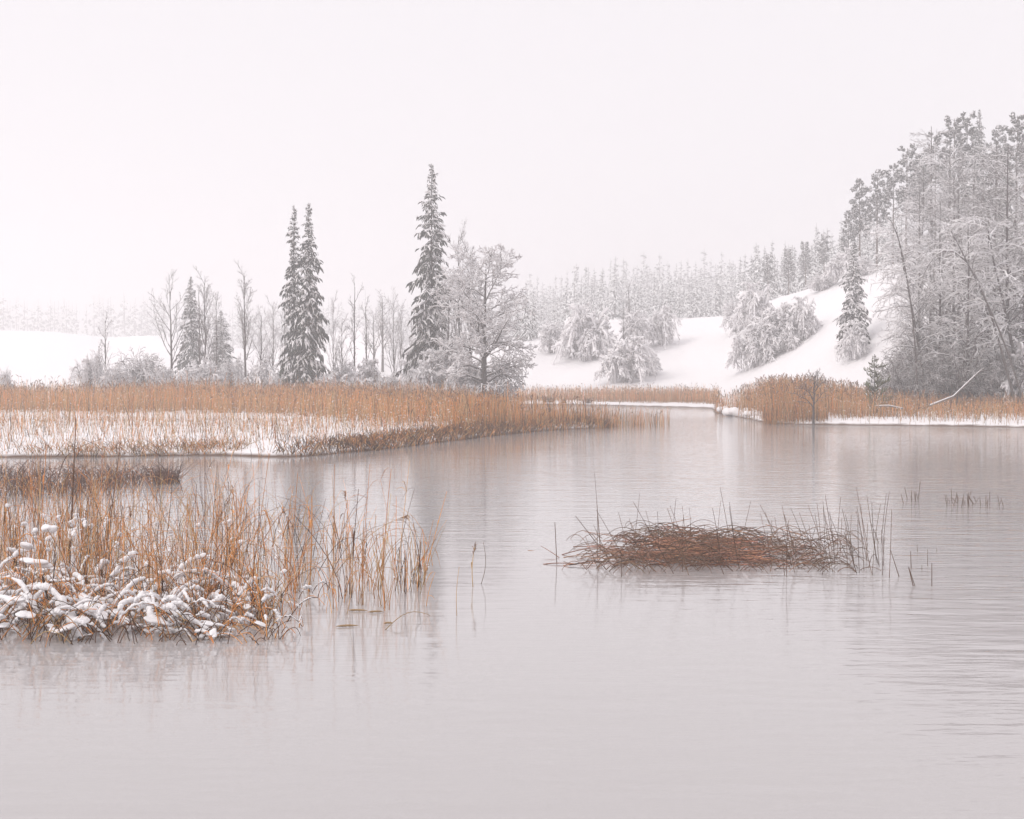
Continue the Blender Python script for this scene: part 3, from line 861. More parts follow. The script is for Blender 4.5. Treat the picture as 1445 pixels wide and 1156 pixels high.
# juniper and bare shrub on the near bank
JUN = spruce(101, 3.0, 0.85, 'juniper', whorl=0.16, per=5, fr=12, snow=0.45, prof=0.45, droop=-1.1, t0=0.04, fl=0.42, ragged=0.5, snowr=0.05, need=np.array([0.11, 0.115, 0.055]))
tree_to(JUN, 1234, 500, 76, 'green juniper with light snow at the end of the reeds before the forest', 'juniper', wide=0.95)
SHR = bare_tree(103, 3.2, 'bare_shrub', k1=12, t0=0.32, ang=42, len1=0.5, lift=0.35, k2=6, k3=3, wig=0.25, r0=0.10, snow=0.2, wigt=0.07, twig=0.012, taper=0.4)
tree_to(SHR, 1150, 518, 0, 'small dark bare tree standing at the water edge among reeds', 'tree', rz=2.0, loc=gp(1148, 598.3, 0.05))

# ------------------------------------------------------------------ reeds
RUST = np.array([0.60, 0.255, 0.08]); TAN = np.array([0.54, 0.35, 0.18]); UMBER = np.array([0.11, 0.055, 0.03]); PLUME = np.array([0.24, 0.14, 0.09])


def mixcol(r, n, w=(0.55, 0.3, 0.15)):
    k = r.choice(3, n, p=w)
    c = np.stack([RUST, TAN, UMBER])[k]
    return vary(r, c, n, 0.22)


def reeds(mb, r, base, H, lean=0.10, rad=0.009, plume=0.0, w=(0.55, 0.3, 0.15), N=3, bend=0.1, darkfoot=0.6, dabs=None, dab=0.3, dr=0.022):
    n = len(base)
    if n == 0: return
    az = r.uniform(0, 6.28, n); ln = np.abs(r.normal(0, lean, n))
    D = np.stack([np.cos(az) * ln, np.sin(az) * ln, np.ones(n)], -1)
    b2 = np.stack([np.cos(az + 1), np.sin(az + 1), np.zeros(n)], -1) * r.normal(0, bend, n)[:, None]
    t = np.linspace(0, 1, N)
    P = base[:, None, :] + (D[:, None, :] * t[None, :, None] + b2[:, None, :] * (t ** 2)[None, :, None]) * H[:, None, None]
    c = mixcol(r, n, w)
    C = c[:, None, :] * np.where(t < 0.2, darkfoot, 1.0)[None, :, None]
    R = rad * r.uniform(0.6, 1.4, (n, 1)) * np.linspace(1, 0.55, N)[None]
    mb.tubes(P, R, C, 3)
    if dabs is not None:                                   # snow caught on the stems
        q = np.where(r.uniform(0, 1, n) < dab)[0]; u = r.uniform(0.15, 0.95, len(q)) * (N - 1); i = np.minimum(u.astype(int), N - 2); f = (u - i)[:, None]
        ctr = P[q, i] * (1 - f) + P[q, i + 1] * f; ax = r.normal(0, 1, (len(q), 3)) * np.array([1, 1, 0.7]); ax = norm(ax) * (dr * r.uniform(0.8, 2.4, len(q)))[:, None]
        dabs.tubes(np.stack([ctr - ax, ctr - ax * 0.3, ctr + ax * 0.4, ctr + ax], 1), (dr * r.uniform(0.5, 1.0, (len(q), 1))) * np.array([[0.3, 1, 0.9, 0.25]]), SNOWC, 3)
    pl = r.uniform(0, 1, n) < plume
    m = pl.sum()
    if m:
        tip = P[pl, -1]; d2 = norm(b2[pl] + D[pl] * 0.6 + r.normal(0, 0.25, (m, 3)))
        L = r.uniform(0.16, 0.32, m)[:, None]
        Q = np.stack([tip - 0.02 * d2, tip + d2 * L * 0.45, tip + d2 * L + np.array([0, 0, -0.05])], 1)
        mb.tubes(Q, np.array([[0.010, 0.026, 0.006]]) * r.uniform(0.7, 1.3, (m, 1)), vary(r, PLUME, m), 3)


def land_points(r, n, pxr, Yr, dens):
    """n random ground points between two photo columns and two distances, kept with chance dens(px, Y, d)"""
    Y = r.uniform(*Yr, n); px = r.uniform(*pxr, n)
    keep = r.uniform(0, 1, n) < Y / Yr[1]
    Y, px = Y[keep], px[keep]
    x = (px - CX) / F * Y
    d = shore_d(x, Y)
    k = r.uniform(0, 1, len(Y)) < dens(px, Y, d)
    x, Y, px, d = x[k], Y[k], px[k], d[k]
    return np.stack([x, Y, ground(x, Y) - 0.03], -1), px, d


r = np.random.default_rng(200)
DAB = MB()
m = MB()
# rear of the belt: dense and rusty
B, px, d = land_points(r, 90000, (-260, 745), (50, 96), lambda p, Y, d: np.where(d > 0.3, np.clip((Y - np.interp(p, [-200, 300, 420, 480, 640, 700], [74, 72, 69, 62, 57, 57])) / 9, 0.03, 1), 0) * np.where(p > 705, np.clip((745 - p) / 60, 0, 1), 1))
B = B[wob(B[:, 0], B[:, 1], 0.9, 61) + r.normal(0, 0.35, len(B)) > -0.45][:19000]
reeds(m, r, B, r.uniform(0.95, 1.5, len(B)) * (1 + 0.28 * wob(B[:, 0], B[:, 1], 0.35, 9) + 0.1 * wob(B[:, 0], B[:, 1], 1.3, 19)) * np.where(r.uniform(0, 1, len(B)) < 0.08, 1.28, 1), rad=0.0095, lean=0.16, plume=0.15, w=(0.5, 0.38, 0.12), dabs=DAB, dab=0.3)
tag(m.build('reed_bed', M_REED), 'rust-coloured reed bed covering the snowy bank', None, kind='stuff')
# front of the belt: thin stalks standing in snow
m = MB()
B, px, d = land_points(r, 26000, (-220, 700), (44, 66), lambda p, Y, d: np.where(d > 0.2, 0.75, 0))
B = B[:5000]
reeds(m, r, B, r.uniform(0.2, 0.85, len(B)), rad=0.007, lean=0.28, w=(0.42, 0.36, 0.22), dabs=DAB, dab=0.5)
tag(m.build('sparse_reeds', M_REED), 'thin broken reed stalks standing in the snow along the near edge of the bank', None, kind='stuff')
# spit tip, partly in water
m = MB()
pxs = r.uniform(640, 945, 2600); pys = np.interp(pxs, [640, 700, 800, 880, 945], [612, 607, 602.5, 601, 600]) + r.normal(0, 2.6, 2600)
keep = r.uniform(0, 1, 2600) < np.interp(pxs, [640, 700, 860, 885, 945], [0.9, 1, 0.8, 0.35, 0.22])
B = np.array([gp(a, b_) for a, b_ in zip(pxs[keep], pys[keep])]); B[:, 2] = np.maximum(ground(B[:, 0], B[:, 1]), -0.1)
reeds(m, r, B, r.uniform(0.4, 1.25, len(B)) * np.interp(pxs[keep], [640, 700, 850, 945], [1.15, 1.1, 0.95, 0.85]), rad=0.009, plume=0.05, w=(0.5, 0.35, 0.15), lean=0.05)
tag(m.build('spit_reeds', M_REED), 'thin reeds thinning out along the low spit into the water', None, kind='stuff')
# dead grass along the wet edge of the bank
m = MB()
B, px, d = land_points(r, 260000, (360, 880), (43, 72), lambda p, Y, d: np.where((d > -0.1) & (d < np.interp(p, [360, 480, 600, 880], [0.6, 1.6, 1.6, 2.2])), np.interp(p, [360, 430, 520, 880], [0.2, 0.6, 1, 1]), 0))
B = B[:7500]
reeds(m, r, B, r.uniform(0.1, 0.38, len(B)), lean=0.6, rad=0.011, w=(0.22, 0.13, 0.65), bend=0.5)
tag(m.build('dead_grass', M_REED), 'dark brown dead grass along the wet edge of the bank', None, kind='stuff')
m = MB()
B, px, d = land_points(r, 200000, (-220, 440), (43, 52), lambda p, Y, d: np.where((d > -0.05) & (d < 2.2), 0.8 * np.clip(1.1 - d / 2.2, 0, 1), 0))
B = B[wob(B[:, 0], B[:, 1], 0.8, 31) + r.normal(0, 0.25, len(B)) > 0.12][:1500]
reeds(m, r, B, r.uniform(0.08, 0.4, len(B)), lean=0.6, rad=0.009, w=(0.35, 0.35, 0.3), bend=0.5)
tag(m.build('marsh_grass', M_REED), 'short brown marsh grass poking through snow at the near edge of the bank', None, kind='stuff')
# far shore and right bank
m = MB()
B, px, d = land_points(r, 60000, (690, 1015), (100, 135), lambda p, Y, d: np.where((d > 1.6) & (d < 13), np.where(d < 7, 0.8, 0.3) * np.interp(p, [690, 800, 900, 1015], [0.7, 0.7, 0.9, 0.9]), 0))
B = B[:5500]
reeds(m, r, B, r.uniform(0.5, 1.25, len(B)), rad=0.010, plume=0.1, w=(0.5, 0.4, 0.1))
tag(m.build('far_reeds', M_REED), 'low pale band of reeds behind the snowy lip of the far shore', None, kind='stuff')
m = MB()
B, px, d = land_points(r, 120000, (1005, 1640), (66, 98), lambda p, Y, d: np.where(d > 0.05, np.where(p < 1075, np.where(d > 2.0, 0.7, np.where(p < 1022, 0.7, 0.35)), np.where(p < 1160, 1.0, np.where(d > 4.0, 0.6, np.where(d > 1.3, 0.3, 0.22)))) * np.where(d < 14, 1, 0.25), 0))
B = B[:13000]
hh = r.uniform(0.85, 1.8, len(B)) * (1 + 0.2 * wob(B[:, 0], B[:, 1], 0.6, 41)) * np.interp((B[:, 0] / B[:, 1]) * F + CX, [1005, 1050, 1085, 1160, 1240, 1300, 1640], [0.65, 0.95, 1.2, 1.08, 0.95, 0.75, 0.7])
hh = hh * np.interp((B[:, 0] / B[:, 1]) * F + CX, [1150, 1240, 1640], [1, 0.82, 0.8])
reeds(m, r, B, hh, rad=0.009, lean=0.13, plume=0.22, w=(0.48, 0.42, 0.10), dabs=DAB, dab=0.3)
q = np.array([gp(x_, y_) for x_, y_ in zip(r.uniform(1078, 1168, 1500), r.uniform(593.5, 599.3, 1500))]); q[:, 2] = np.maximum(ground(q[:, 0], q[:, 1]), 0) - 0.03
reeds(m, r, q, r.uniform(0.25, 1.0, len(q)), rad=0.009, lean=0.2, w=(0.5, 0.25, 0.25))
tag(m.build('bank_reeds', M_REED), 'tall plumed reeds along the bank in front of the forest', None, kind='stuff')
tag(DAB.build('reed_snow', M_SNOW), 'specks of snow caught on the reed beds of both banks', None, kind='stuff')
# dark sedge strip in the shallows, with its own crust of snow
m, s = MB(), MB()
n = 1700
pxs = np.concatenate([r.uniform(-60, 252, n - 900), np.clip(r.normal(np.repeat(r.uniform(-50, 245, 30), 30), 7), -60, 252)]); top = np.interp(pxs, [-60, 100, 180, 252], [664, 668, 668, 676]); bot = np.interp(pxs, [-60, 100, 180, 252], [704, 700, 690, 684])
B = np.array([gp(a, b_, -0.02) for a, b_ in zip(pxs, r.uniform(top, bot))])
az = r.uniform(0, 6.28, n); L = r.uniform(0.25, 0.7, n); t = np.linspace(0, 1, 5)
out = np.stack([np.cos(az), np.sin(az) * 0.6, 0 * az], -1) * r.uniform(0.2, 0.9, n)[:, None]
P = B[:, None] + L[:, None, None] * (out[:, None] * t[None, :, None] + Z * (t * 0.9 - t ** 2 * r.uniform(0.1, 0.75, (n, 1)))[..., None])
m.tubes(P, 0.007 * np.linspace(1, 0.5, 5)[None], vary(r, [0.15, 0.085, 0.065], n, 0.4), 3)
tag(m.build('dark_sedge', M_REED), 'dark tangled strip of sedge lying in the shallows behind the foreground reeds', None, kind='stuff')

# ------------------------------------------------------------------ snow lumps
def blob(seed, n, sx, sy, sz, rad, vox):
    r = np.random.default_rng(seed)
    bpy.ops.object.select_all(action='DESELECT')
    v, f = [], []
    th, ph = np.linspace(0, math.pi, 9), np.arange(12) * 2 * math.pi / 12
    mb = MB()
    for k in range(n):
        c = np.array([r.uniform(-sx, sx), r.uniform(-sy, sy), r.uniform(-sz, sz)]); q = rad * r.uniform(0.6, 1.2)
        V = np.stack([np.sin(th)[:, None] * np.cos(ph), np.sin(th)[:, None] * np.sin(ph), np.cos(th)[:, None] + 0 * ph], -1) * q * np.array([1, 1, 0.85]) + c
        i, j = np.meshgrid(np.arange(8), np.arange(12), indexing='ij')
        mb.add(V, (1, 1, 1), q=np.stack([i * 12 + j, i * 12 + (j + 1) % 12, (i + 1) * 12 + (j + 1) % 12, (i + 1) * 12 + j], -1)[..., ::-1])
    o = link('blob', mb.mesh('blob'))
    md = o.modifiers.new('r', 'REMESH'); md.mode = 'VOXEL'; md.voxel_size = vox; md.use_smooth_shade = True
    sm = o.modifiers.new('s', 'SMOOTH'); sm.factor = 0.5; sm.iterations = 3
    me = bpy.data.meshes.new_from_object(o.evaluated_get(bpy.context.evaluated_depsgraph_get()))
    bpy.data.objects.remove(o)
    co = np.zeros(len(me.vertices) * 3, np.float32); me.vertices.foreach_get('co', co); co = co.reshape(-1, 3)
    k = 1 / rad
    co += (0.05 * rad * np.stack([wob(co[:, 1] * k, co[:, 2] * k, 4, seed), wob(co[:, 0] * k, co[:, 2] * k, 4, seed + 1), wob(co[:, 0] * k, co[:, 1] * k, 4, seed + 2)], -1)).astype(np.float32)
    me.vertices.foreach_set('co', co.ravel()); me.update()
    me.materials.clear(); me.materials.append(M_SNOW); me.name = 'snow_lump'
    return me


LUMP = [blob(1, 4, .07, .05, .03, .07, .016), blob(2, 5, .12, .05, .03, .06, .016), blob(3, 3, .04, .04, .05, .07, .016), blob(4, 6, .10, .08, .05, .07, .018),
        blob(5, 7, .17, .04, .02, .055, .016), blob(6, 5, .04, .04, .12, .055, .016)]


def lump(k, p, s, label, rz=0.0, tilt=0.0, group='snow lumps on the bent reeds', name='snow_lump'):
    o = link(name, LUMP[k], loc=p); o.scale = (s,) * 3; o.rotation_euler = (0, tilt, rz)
    return tag(o, label, 'snow lump', group)


lump(4, at(66, 747, 15.2), 0.85, 'long snow pad lying high on the reeds', 0.05, -0.12)
lump(3, at(40, 795, 14.2), 1.0, 'broad snow cushion over the hanging dark cattail', 0.2, 0.1).scale = (1.5, 1.0, 0.55)
lump(0, at(38, 770, 14.8), 0.7, 'snow knob between the long snow pad and the broad cushion', 0.4, 0.3).scale = (0.9, 0.6, 0.5)
lump(3, at(222, 832, 15), 0.8, 'small snow bridge hung between reeds above the white heap', 0.1)
lump(5, at(216, 829, 15.1), 0.8, 'upright snow knob beside the small snow bridge', 0.3)
lump(3, at(336, 843, 15.2), 0.9, 'forked snow cap standing alone on reeds over the water', 0.5)
lump(4, at(340, 877, 14), 0.8, 'thin snow strip on arching stems at the end of the white heap', 0.0, 0.05)
lump(1, at(362, 826, 15.6), 0.6, 'small snow cap beside the forked one', 0.3)
lump(1, at(412, 852, 15), 0.55, 'last small snow cap on reed stubs out in the water', 0.3, 0.3)
r = np.random.default_rng(300)


def zone_of(px):
    return ['at the picture edge', 'below the hanging cattail', 'around the snow-rolled stalks', 'under the small snow bridge', 'at its thin end', 'trailing out over the water'][int(np.searchsorted([20, 75, 150, 240, 330], px))]


NL = 84
for k in range(NL):
    px = r.uniform(-25, 335) if k < 72 else r.uniform(300, 385)
    Y = r.uniform(13.1, 15.6)
    hmax = np.interp(px, [-25, 40, 120, 200, 280, 335, 390], [0.5, 0.55, 0.36, 0.30, 0.22, 0.12, 0.05]) * np.interp(Y, [13.1, 13.6, 15.6], [0.5, 1, 0.9])
    z = 0.03 + hmax * r.uniform(0.25, 1) if r.uniform() < 0.75 else 0.03
    p = np.array([(px - CX) / F * Y, Y, z])
    kk = int(r.choice([0, 1, 2, 3], p=[.3, .25, .2, .25]))
    lump(kk, p, r.uniform(0.3, 0.8) * np.interp(px, [-25, 250, 390], [1.05, 0.9, 0.6]), 'rounded snow lump in the white heap ' + zone_of(px), r.uniform(0, 6.28), r.uniform(-0.5, 0.5), 'snow lumps of the white heap ' + zone_of(px))
    o = COL.objects[-1]; o.scale = tuple(np.array(o.scale) * r.uniform([1.2, 0.9, 0.4], [2.6, 1.7, 0.8]))
for k in range(46):
    px = r.uniform(-20, 420); Y = r.uniform(15.6, 20)
    p = np.array([(px - CX) / F * Y, Y, r.uniform(0.25, 0.75) * np.interp(px, [0, 250, 420], [1, 0.8, 0.45])])
    lump(int(r.choice([1, 2, 4, 5])), p, r.uniform(0.25, 0.6), 'small snow tuft caught between standing orange reeds', r.uniform(0, 6.28), r.uniform(-0.7, 0.7), 'snow tufts caught in the reeds')


def snowy_pole(a, b_, rad, label):
    """a fallen stalk buried under a roll of snow"""
    t = np.linspace(0, 1, 28); P = (a + (b_ - a) * t[:, None] + Z * (0.05 * np.sin(t * 3.14))[:, None])
    o = P[0].copy(); P = P - o
    st, sn = MB(), MB()
    st.tubes(P[None], np.full((1, 28), 0.011), RUST * 0.6, 5)
    rr = np.random.default_rng(int(abs(o[0]) * 1000))
    q = 0.85 * rad * (1 + 0.22 * np.sin(t * rr.uniform(14, 22) + rr.uniform(0, 6)) + rr.normal(0, 0.09, 28)) * np.clip(np.minimum(t, 1 - t) * 9 + 0.25, 0, 1); P = P + rr.normal(0, 0.005, P.shape)
    sn.tubes((P + Z * rad * 0.7)[None], q[None], SNOWC, 8)
    tag(finish('fallen_reed', {'stem': (st, M_REED), 'snow': (sn, M_SNOW)}, o), label, 'reed', 'fallen reeds under snow')


snowy_pole(at(78, 848, 14), at(112, 905, 13.2), 0.055, 'thick snow-rolled stalk slanting down to the water')
snowy_pole(at(110, 842, 14), at(148, 890, 13.4), 0.04, 'pale snow-rolled stalk parallel to the thick one')
snowy_pole(at(216, 862, 13.8), at(296, 893, 13.4), 0.03, 'long snow-topped stalk sloping towards the arching stems')
snowy_pole(at(205, 850, 13.9), at(216, 888, 13.5), 0.045, 'upright snow-rolled stalk in the middle of the heap')
snowy_pole(at(143, 868, 13.8), at(182, 882, 13.4), 0.025, 'short snow-topped stalk between heap and water')

r = np.random.default_rng(350)
for k in range(225):
    px = r.uniform(-40, 330) if k < 207 else r.uniform(320, 440); Y = r.uniform(13.0, 15.8); L = r.uniform(0.3, 0.8) * np.interp(px, [-40, 330, 430], [1, 0.7, 0.4])
    az = r.normal(0.2, 0.9) + (0 if r.uniform() < 0.65 else 3.14); t = np.linspace(0, 1, 12)
    up, dn = r.uniform(0.8, 1.7), r.uniform(0.9, 1.6)
    foot = np.array([(px - CX) / F * Y, Y, r.uniform(-0.03, 0.2)])
    P = L * (np.array([math.cos(az), abs(math.sin(az)) if Y < 14.2 else math.sin(az), 0]) * (t * 0.9)[:, None] + Z * (up * t - dn * t ** 2)[:, None])
    st, sn = MB(), MB()
    st.tubes(P[None], 0.0055 * np.linspace(1, 0.6, 12)[None], mixcol(r, 1, (0.6, 0.2, 0.2)), 4)
    a0 = int(r.integers(1, 5)); a1 = min(12, a0 + int(r.integers(5, 10))); q = P[a0:a1]
    if len(q) > 3:
        rs = r.uniform(0.010, 0.033) * np.interp(px, [300, 360], [1, 0.55]) * r.uniform(0.75, 1.25, len(q)); rs[0] *= 0.3; rs[-1] *= 0.35
        u = np.linspace(0, len(q) - 1, 26); q = np.stack([np.interp(u, np.arange(len(q)), q[:, j]) for j in range(3)], -1); rs = np.interp(u, np.arange(len(rs)), rs)
        rs = rs * (1 + 0.14 * np.sin(u * r.uniform(1.5, 4) + r.uniform(0, 6)) + r.normal(0, 0.07, 26)); q = q + r.normal(0, 0.004, q.shape)
        sn.tubes((q + Z * rs[:, None] * 0.8)[None], rs[None], SNOWC, 8)
    tag(finish('bent_reed', {'stem': (st, M_REED), 'snow': (sn, M_SNOW)}, foot), 'bent stem carrying a roll of snow in the white heap ' + zone_of(px), 'reed', 'snow-carrying stems of the white heap ' + zone_of(px))

# dark litter of stems under the snow heap
m = MB(); n = 600
px = r.uniform(-40, 400, n); Y = r.uniform(13.0, 16.2, n)
B = np.stack([(px - CX) / F * Y, Y, np.full(n, -0.05)], -1)
az = r.uniform(0, 6.28, n); L = r.uniform(0.25, 0.75, n) * np.interp(px, [-40, 250, 400], [1.1, 0.8, 0.5])
t = np.linspace(0, 1, 6)
out = np.stack([np.cos(az), np.sin(az), 0 * az], -1) * r.uniform(0.3, 1.0, n)[:, None]
P = B[:, None] + L[:, None, None] * (out[:, None] * t[None, :, None] + Z * (t * 1.3 - t ** 2 * r.uniform(0.3, 1.3, (n, 1)))[..., None])
m.tubes(P, 0.0055 * np.linspace(1, 0.6, 6)[None], mixcol(r, n, (0.2, 0.2, 0.6)), 3)
tag(m.build('reed_litter', M_REED), 'tangle of bent stems under the white snow heap', None, kind='stuff')

# ------------------------------------------------------------------ foreground reeds: the largest singly, the rest as one mass
def clump_points(r, n):
    px = r.uniform(-60, 615, n * 4)
    near = np.interp(px, [-60, 330, 400, 470, 560, 615], [893, 897, 890, 880, 862, 840]); far = np.interp(px, [-60, 150, 300, 480, 560, 615], [702, 700, 715, 765, 790, 800])
    py = far + (near - far) * r.uniform(0, 1, len(px)) ** 1.2
    k = r.uniform(0, 1, len(px)) < np.interp(px, [-60, 240, 330, 430, 520, 600, 615], [1, 1, 0.75, 0.42, 0.34, 0.2, 0.06])
    px, py = px[k][:n], py[k][:n]
    tx, ty = px[:90].copy(), py[:90].copy(); own = r.integers(0, 90, len(px)); s = r.uniform(0, 1, len(px)) < 0.55       # reeds come up in tufts
    px = np.where(s, tx[own] + r.normal(0, 5, len(px)), px); py = np.where(s, ty[own] + r.normal(0, 2.5, len(px)), py)
    return np.array([gp(a, b_, -0.05) for a, b_ in zip(px, py)]), px


m = MB(); DAB2 = MB()
B, px = clump_points(r, 1400)
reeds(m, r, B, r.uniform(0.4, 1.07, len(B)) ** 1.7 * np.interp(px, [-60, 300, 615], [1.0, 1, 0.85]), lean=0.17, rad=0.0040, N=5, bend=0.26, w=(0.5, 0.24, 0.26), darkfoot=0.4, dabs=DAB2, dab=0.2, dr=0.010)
n = 420
B, px = clump_points(r, n); n = len(B)
az = r.choice([0.0, 3.14], n) + r.normal(0, 0.7, n); L = r.uniform(0.4, 1.1, n); t = np.linspace(0, 1, 8)
out = np.stack([np.cos(az), np.sin(az), 0 * az], -1) * r.uniform(0.3, 0.9, n)[:, None]
P = B[:, None] + L[:, None, None] * (out[:, None] * (t ** 1.5)[None, :, None] + Z * (t * 1.35 - t ** 2.2 * r.uniform(0.3, 1.0, (n, 1)))[..., None])
m.tubes(P, 0.0045 * np.linspace(1, 0.5, 8)[None], mixcol(r, n, (0.6, 0.25, 0.15)), 3)
tag(DAB2.build('thicket_snow', M_SNOW), 'small specks of snow clinging to the foreground stalks', None, kind='stuff')
tag(m.build('reed_thicket', M_REED), 'thicket of fine orange stalks behind the single foreground reeds', None, kind='stuff')


def blade(P, wid, col, mb):
    """a dry folded leaf along a centre line"""
    N = len(P); T = norm(np.gradient(P, axis=0)); s = norm(np.cross(T, Z + 0.01)); w = wid * np.sin(np.linspace(0.35, 3.0, N))[:, None]
    up = np.cross(s, T)
    V = np.stack([P + s * w, P + up * w * 0.35, P - s * w, P - up * w * 0.35], 1)
    i, j = np.meshgrid(np.arange(N - 1), np.arange(4), indexing='ij')
    mb.add(V, col, q=np.stack([i * 4 + j, i * 4 + (j + 1) % 4, (i + 1) * 4 + (j + 1) % 4, (i + 1) * 4 + j], -1))


def reed(r, foot, tip, label, group=None, sag=0.0, rad=0.006, col=None, leaves=1, plume=False, top_leaf=False, cattail=False, name='reed', cat='reed'):
    """one reed: stem mesh with leaf (and plume) children"""
    N = 9; t = np.linspace(0, 1, N)
    P = foot + (tip - foot) * t[:, None] + np.array([r.normal(0, 0.02), r.normal(0, 0.02), 0]) * np.sin(t * 3.14)[:, None] + Z * (sag * np.sin(t * 3.14))[:, None]
    P = P - foot
    c = mixcol(r, 1, (0.52, 0.22, 0.26))[0] if col is None else np.asarray(col)
    mb = MB(); R = rad * np.linspace(1, 0.5, N)
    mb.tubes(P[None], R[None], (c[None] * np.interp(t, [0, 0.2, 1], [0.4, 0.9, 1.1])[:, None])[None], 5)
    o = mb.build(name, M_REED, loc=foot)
    tag(o, label, cat, group)
    H = np.linalg.norm(tip - foot)
    for k in range(leaves):
        i = int(r.integers(3, 7)); a = r.uniform(0, 6.28); L = H * r.uniform(0.15, 0.34); u = np.linspace(0, 1, 6)
        d = np.array([math.cos(a), math.sin(a), 0]) * r.uniform(0.25, 0.8)
        up = r.uniform(0.2, 0.9); dn = r.uniform(0.4, 1.8)
        q = P[i] + L * (d * u[:, None] + Z * (up * u - dn * u ** 2)[:, None])
        l = MB(); blade(q, r.uniform(0.005, 0.010), c * r.uniform(0.8, 1.25), l); l.build('leaf', M_REED, o)
    if top_leaf:
        a = r.choice([0.0, 3.14]) + r.normal(0, 0.5); L = r.uniform(0.12, 0.28); u = np.linspace(0, 1, 7)
        q = P[-1] + L * (np.array([math.cos(a), math.sin(a), 0]) * (u * 0.8)[:, None] + Z * (0.6 * u - 1.5 * u ** 2)[:, None])
        l = MB(); blade(q, 0.007, c * 0.8, l); l.build('leaf', M_REED, o)
    if plume:
        l = MB(); d = norm(P[-1] - P[-2])
        a = r.normal(0, 1, (14, 3)) * np.array([0.22, 0.22, 0.15]) + d * 0.9 + np.array([0, 0, -0.2]); s = P[-1] - d * r.uniform(0, 0.12, (14, 1))
        Q = np.stack([s, s + norm(a) * 0.05, s + norm(a) * 0.09 + np.array([0, 0, -0.035])], 1)
        l.tubes(Q, np.array([[0.002, 0.0045, 0.001]]), PLUME * 1.4, 3); l.build('plume', M_REED, o)
    if cattail:
        l = MB(); d = norm(P[-1] - P[-2]); u = np.linspace(0, 1, 8)
        Q = P[-1] + d * 0.2 * u[:, None] + np.array([0.02, 0, -0.05]) * (u ** 2)[:, None]
        l.tubes(Q[None], 0.012 * np.array([[0.2, 0.9, 1, 1, 1, 0.95, 0.7, 0.15]]), UMBER * 0.35, 7); l.build('seed_head', M_REED, o)
    return o


r = np.random.default_rng(410)
# the reeds one can point at
for x0, y0, x1, y1, Y, lab, kw in [
    (98, 800, 107, 590, 17.5, 'tallest dark reed with a thick sheath, topping the thicket', dict(rad=0.011, col=UMBER * 1.2, leaves=3)),
    (96, 790, 103, 655, 17.4, 'dark bundle-like reed leaning on the tallest dark reed', dict(rad=0.010, col=UMBER * 1.5, leaves=2)),
    (56, 800, 66, 628, 17.0, 'tall orange reed between the picture edge and the tallest dark reed', dict(rad=0.007, leaves=2)),
    (290, 800, 290, 588, 18.6, 'tall thin straight reed rising alone above the thicket', dict(rad=0.006, col=UMBER * 2, leaves=0)),
    (148, 800, 170, 625, 18.0, 'tall reed with a dark tip in the thick of the stalks', dict(rad=0.006, plume=True)),
    (300, 870, 352, 685, 16.0, 'reed leaning away from the thicket with bent top', dict(top_leaf=True)),
    (350, 858, 380, 640, 16.4, 'tall reed over open water beside the spruce reflection', dict(rad=0.005)),
    (405, 840, 420, 668, 16.8, 'reed standing in the dark spruce reflection', dict(rad=0.006, leaves=2)),
    (436, 842, 440, 700, 16.6, 'stout brown reed with hanging leaf in the spruce reflection', dict(rad=0.010, top_leaf=True, leaves=2)),
    (470, 845, 472, 655, 16.4, 'straight thin reed just past the spruce reflection', dict(rad=0.005, leaves=0)),
    (496, 850, 506, 690, 16.1, 'reed with drooping leaves halfway out in the water', dict(leaves=2)),
    (510, 850, 522, 655, 16.2, 'tall thin reed with a pair of leaves out in the water', dict(rad=0.005)),
    (470, 815, 572, 728, 16.6, 'long stalk leaning far out and ending in a hooked seed head', dict(sag=0.12, plume=True, rad=0.005, col=TAN * 0.8, leaves=0)),
    (540, 825, 552, 662, 17.0, 'tall reed with broken curved top', dict(top_leaf=True)),
    (560, 825, 578, 650, 17.1, 'outermost tall reed of the thicket', dict(rad=0.006, leaves=2)),
    (558, 812, 585, 690, 17.3, 'reed slanting outward beside the outermost tall one', dict(rad=0.005, top_leaf=True)),
    (590, 835, 594, 765, 16.3, 'short brown reed stub at the outer end of the thicket', dict(rad=0.009, leaves=1)),
    (598, 832, 600, 760, 16.4, 'twin stub beside the short brown reed', dict(rad=0.007, leaves=0)),
    (575, 814, 603, 775, 17.0, 'broken stalk propped at a slant against the stubs', dict(rad=0.006, leaves=1)),
    (601, 862, 614, 808, 15.6, 'thin forked stalk leaning out past the stubs', dict(rad=0.004, leaves=1, top_leaf=True)),
    (645, 876, 648, 800, 14.8, 'single hair-thin stalk alone in open water', dict(rad=0.004, leaves=0)),
    (668, 834, 670, 770, 16.6, 'dark reed pair member with a fluffy tip in open water', dict(rad=0.006, plume=True, leaves=1)),
    (677, 830, 682, 765, 16.8, 'thinner companion of the dark reed in open water', dict(rad=0.004, leaves=0)),
    (330, 800, 402, 705, 16.8, 'long grey stalk slanting across upright reeds', dict(rad=0.005, col=TAN * 0.7, leaves=0)),
    (225, 815, 130, 700, 17.0, 'orange stalk slanting the opposite way across the thicket', dict(rad=0.006, leaves=1)),
    (20, 770, 60, 812, 14.0, 'bent stem carrying a hanging dark cattail', dict(rad=0.006, cattail=True, sag=0.25, leaves=0))]:
    foot = at(x0, y0, Y) if lab.startswith('bent stem') else gp(x0, y0, -0.05)
    Yf = foot[1]
    reed(r, foot, at(x1, y1, Yf + r.uniform(-0.1, 0.1)), lab, 'reeds that stand out in the foreground', **kw)
B, px = clump_points(r, 3000)
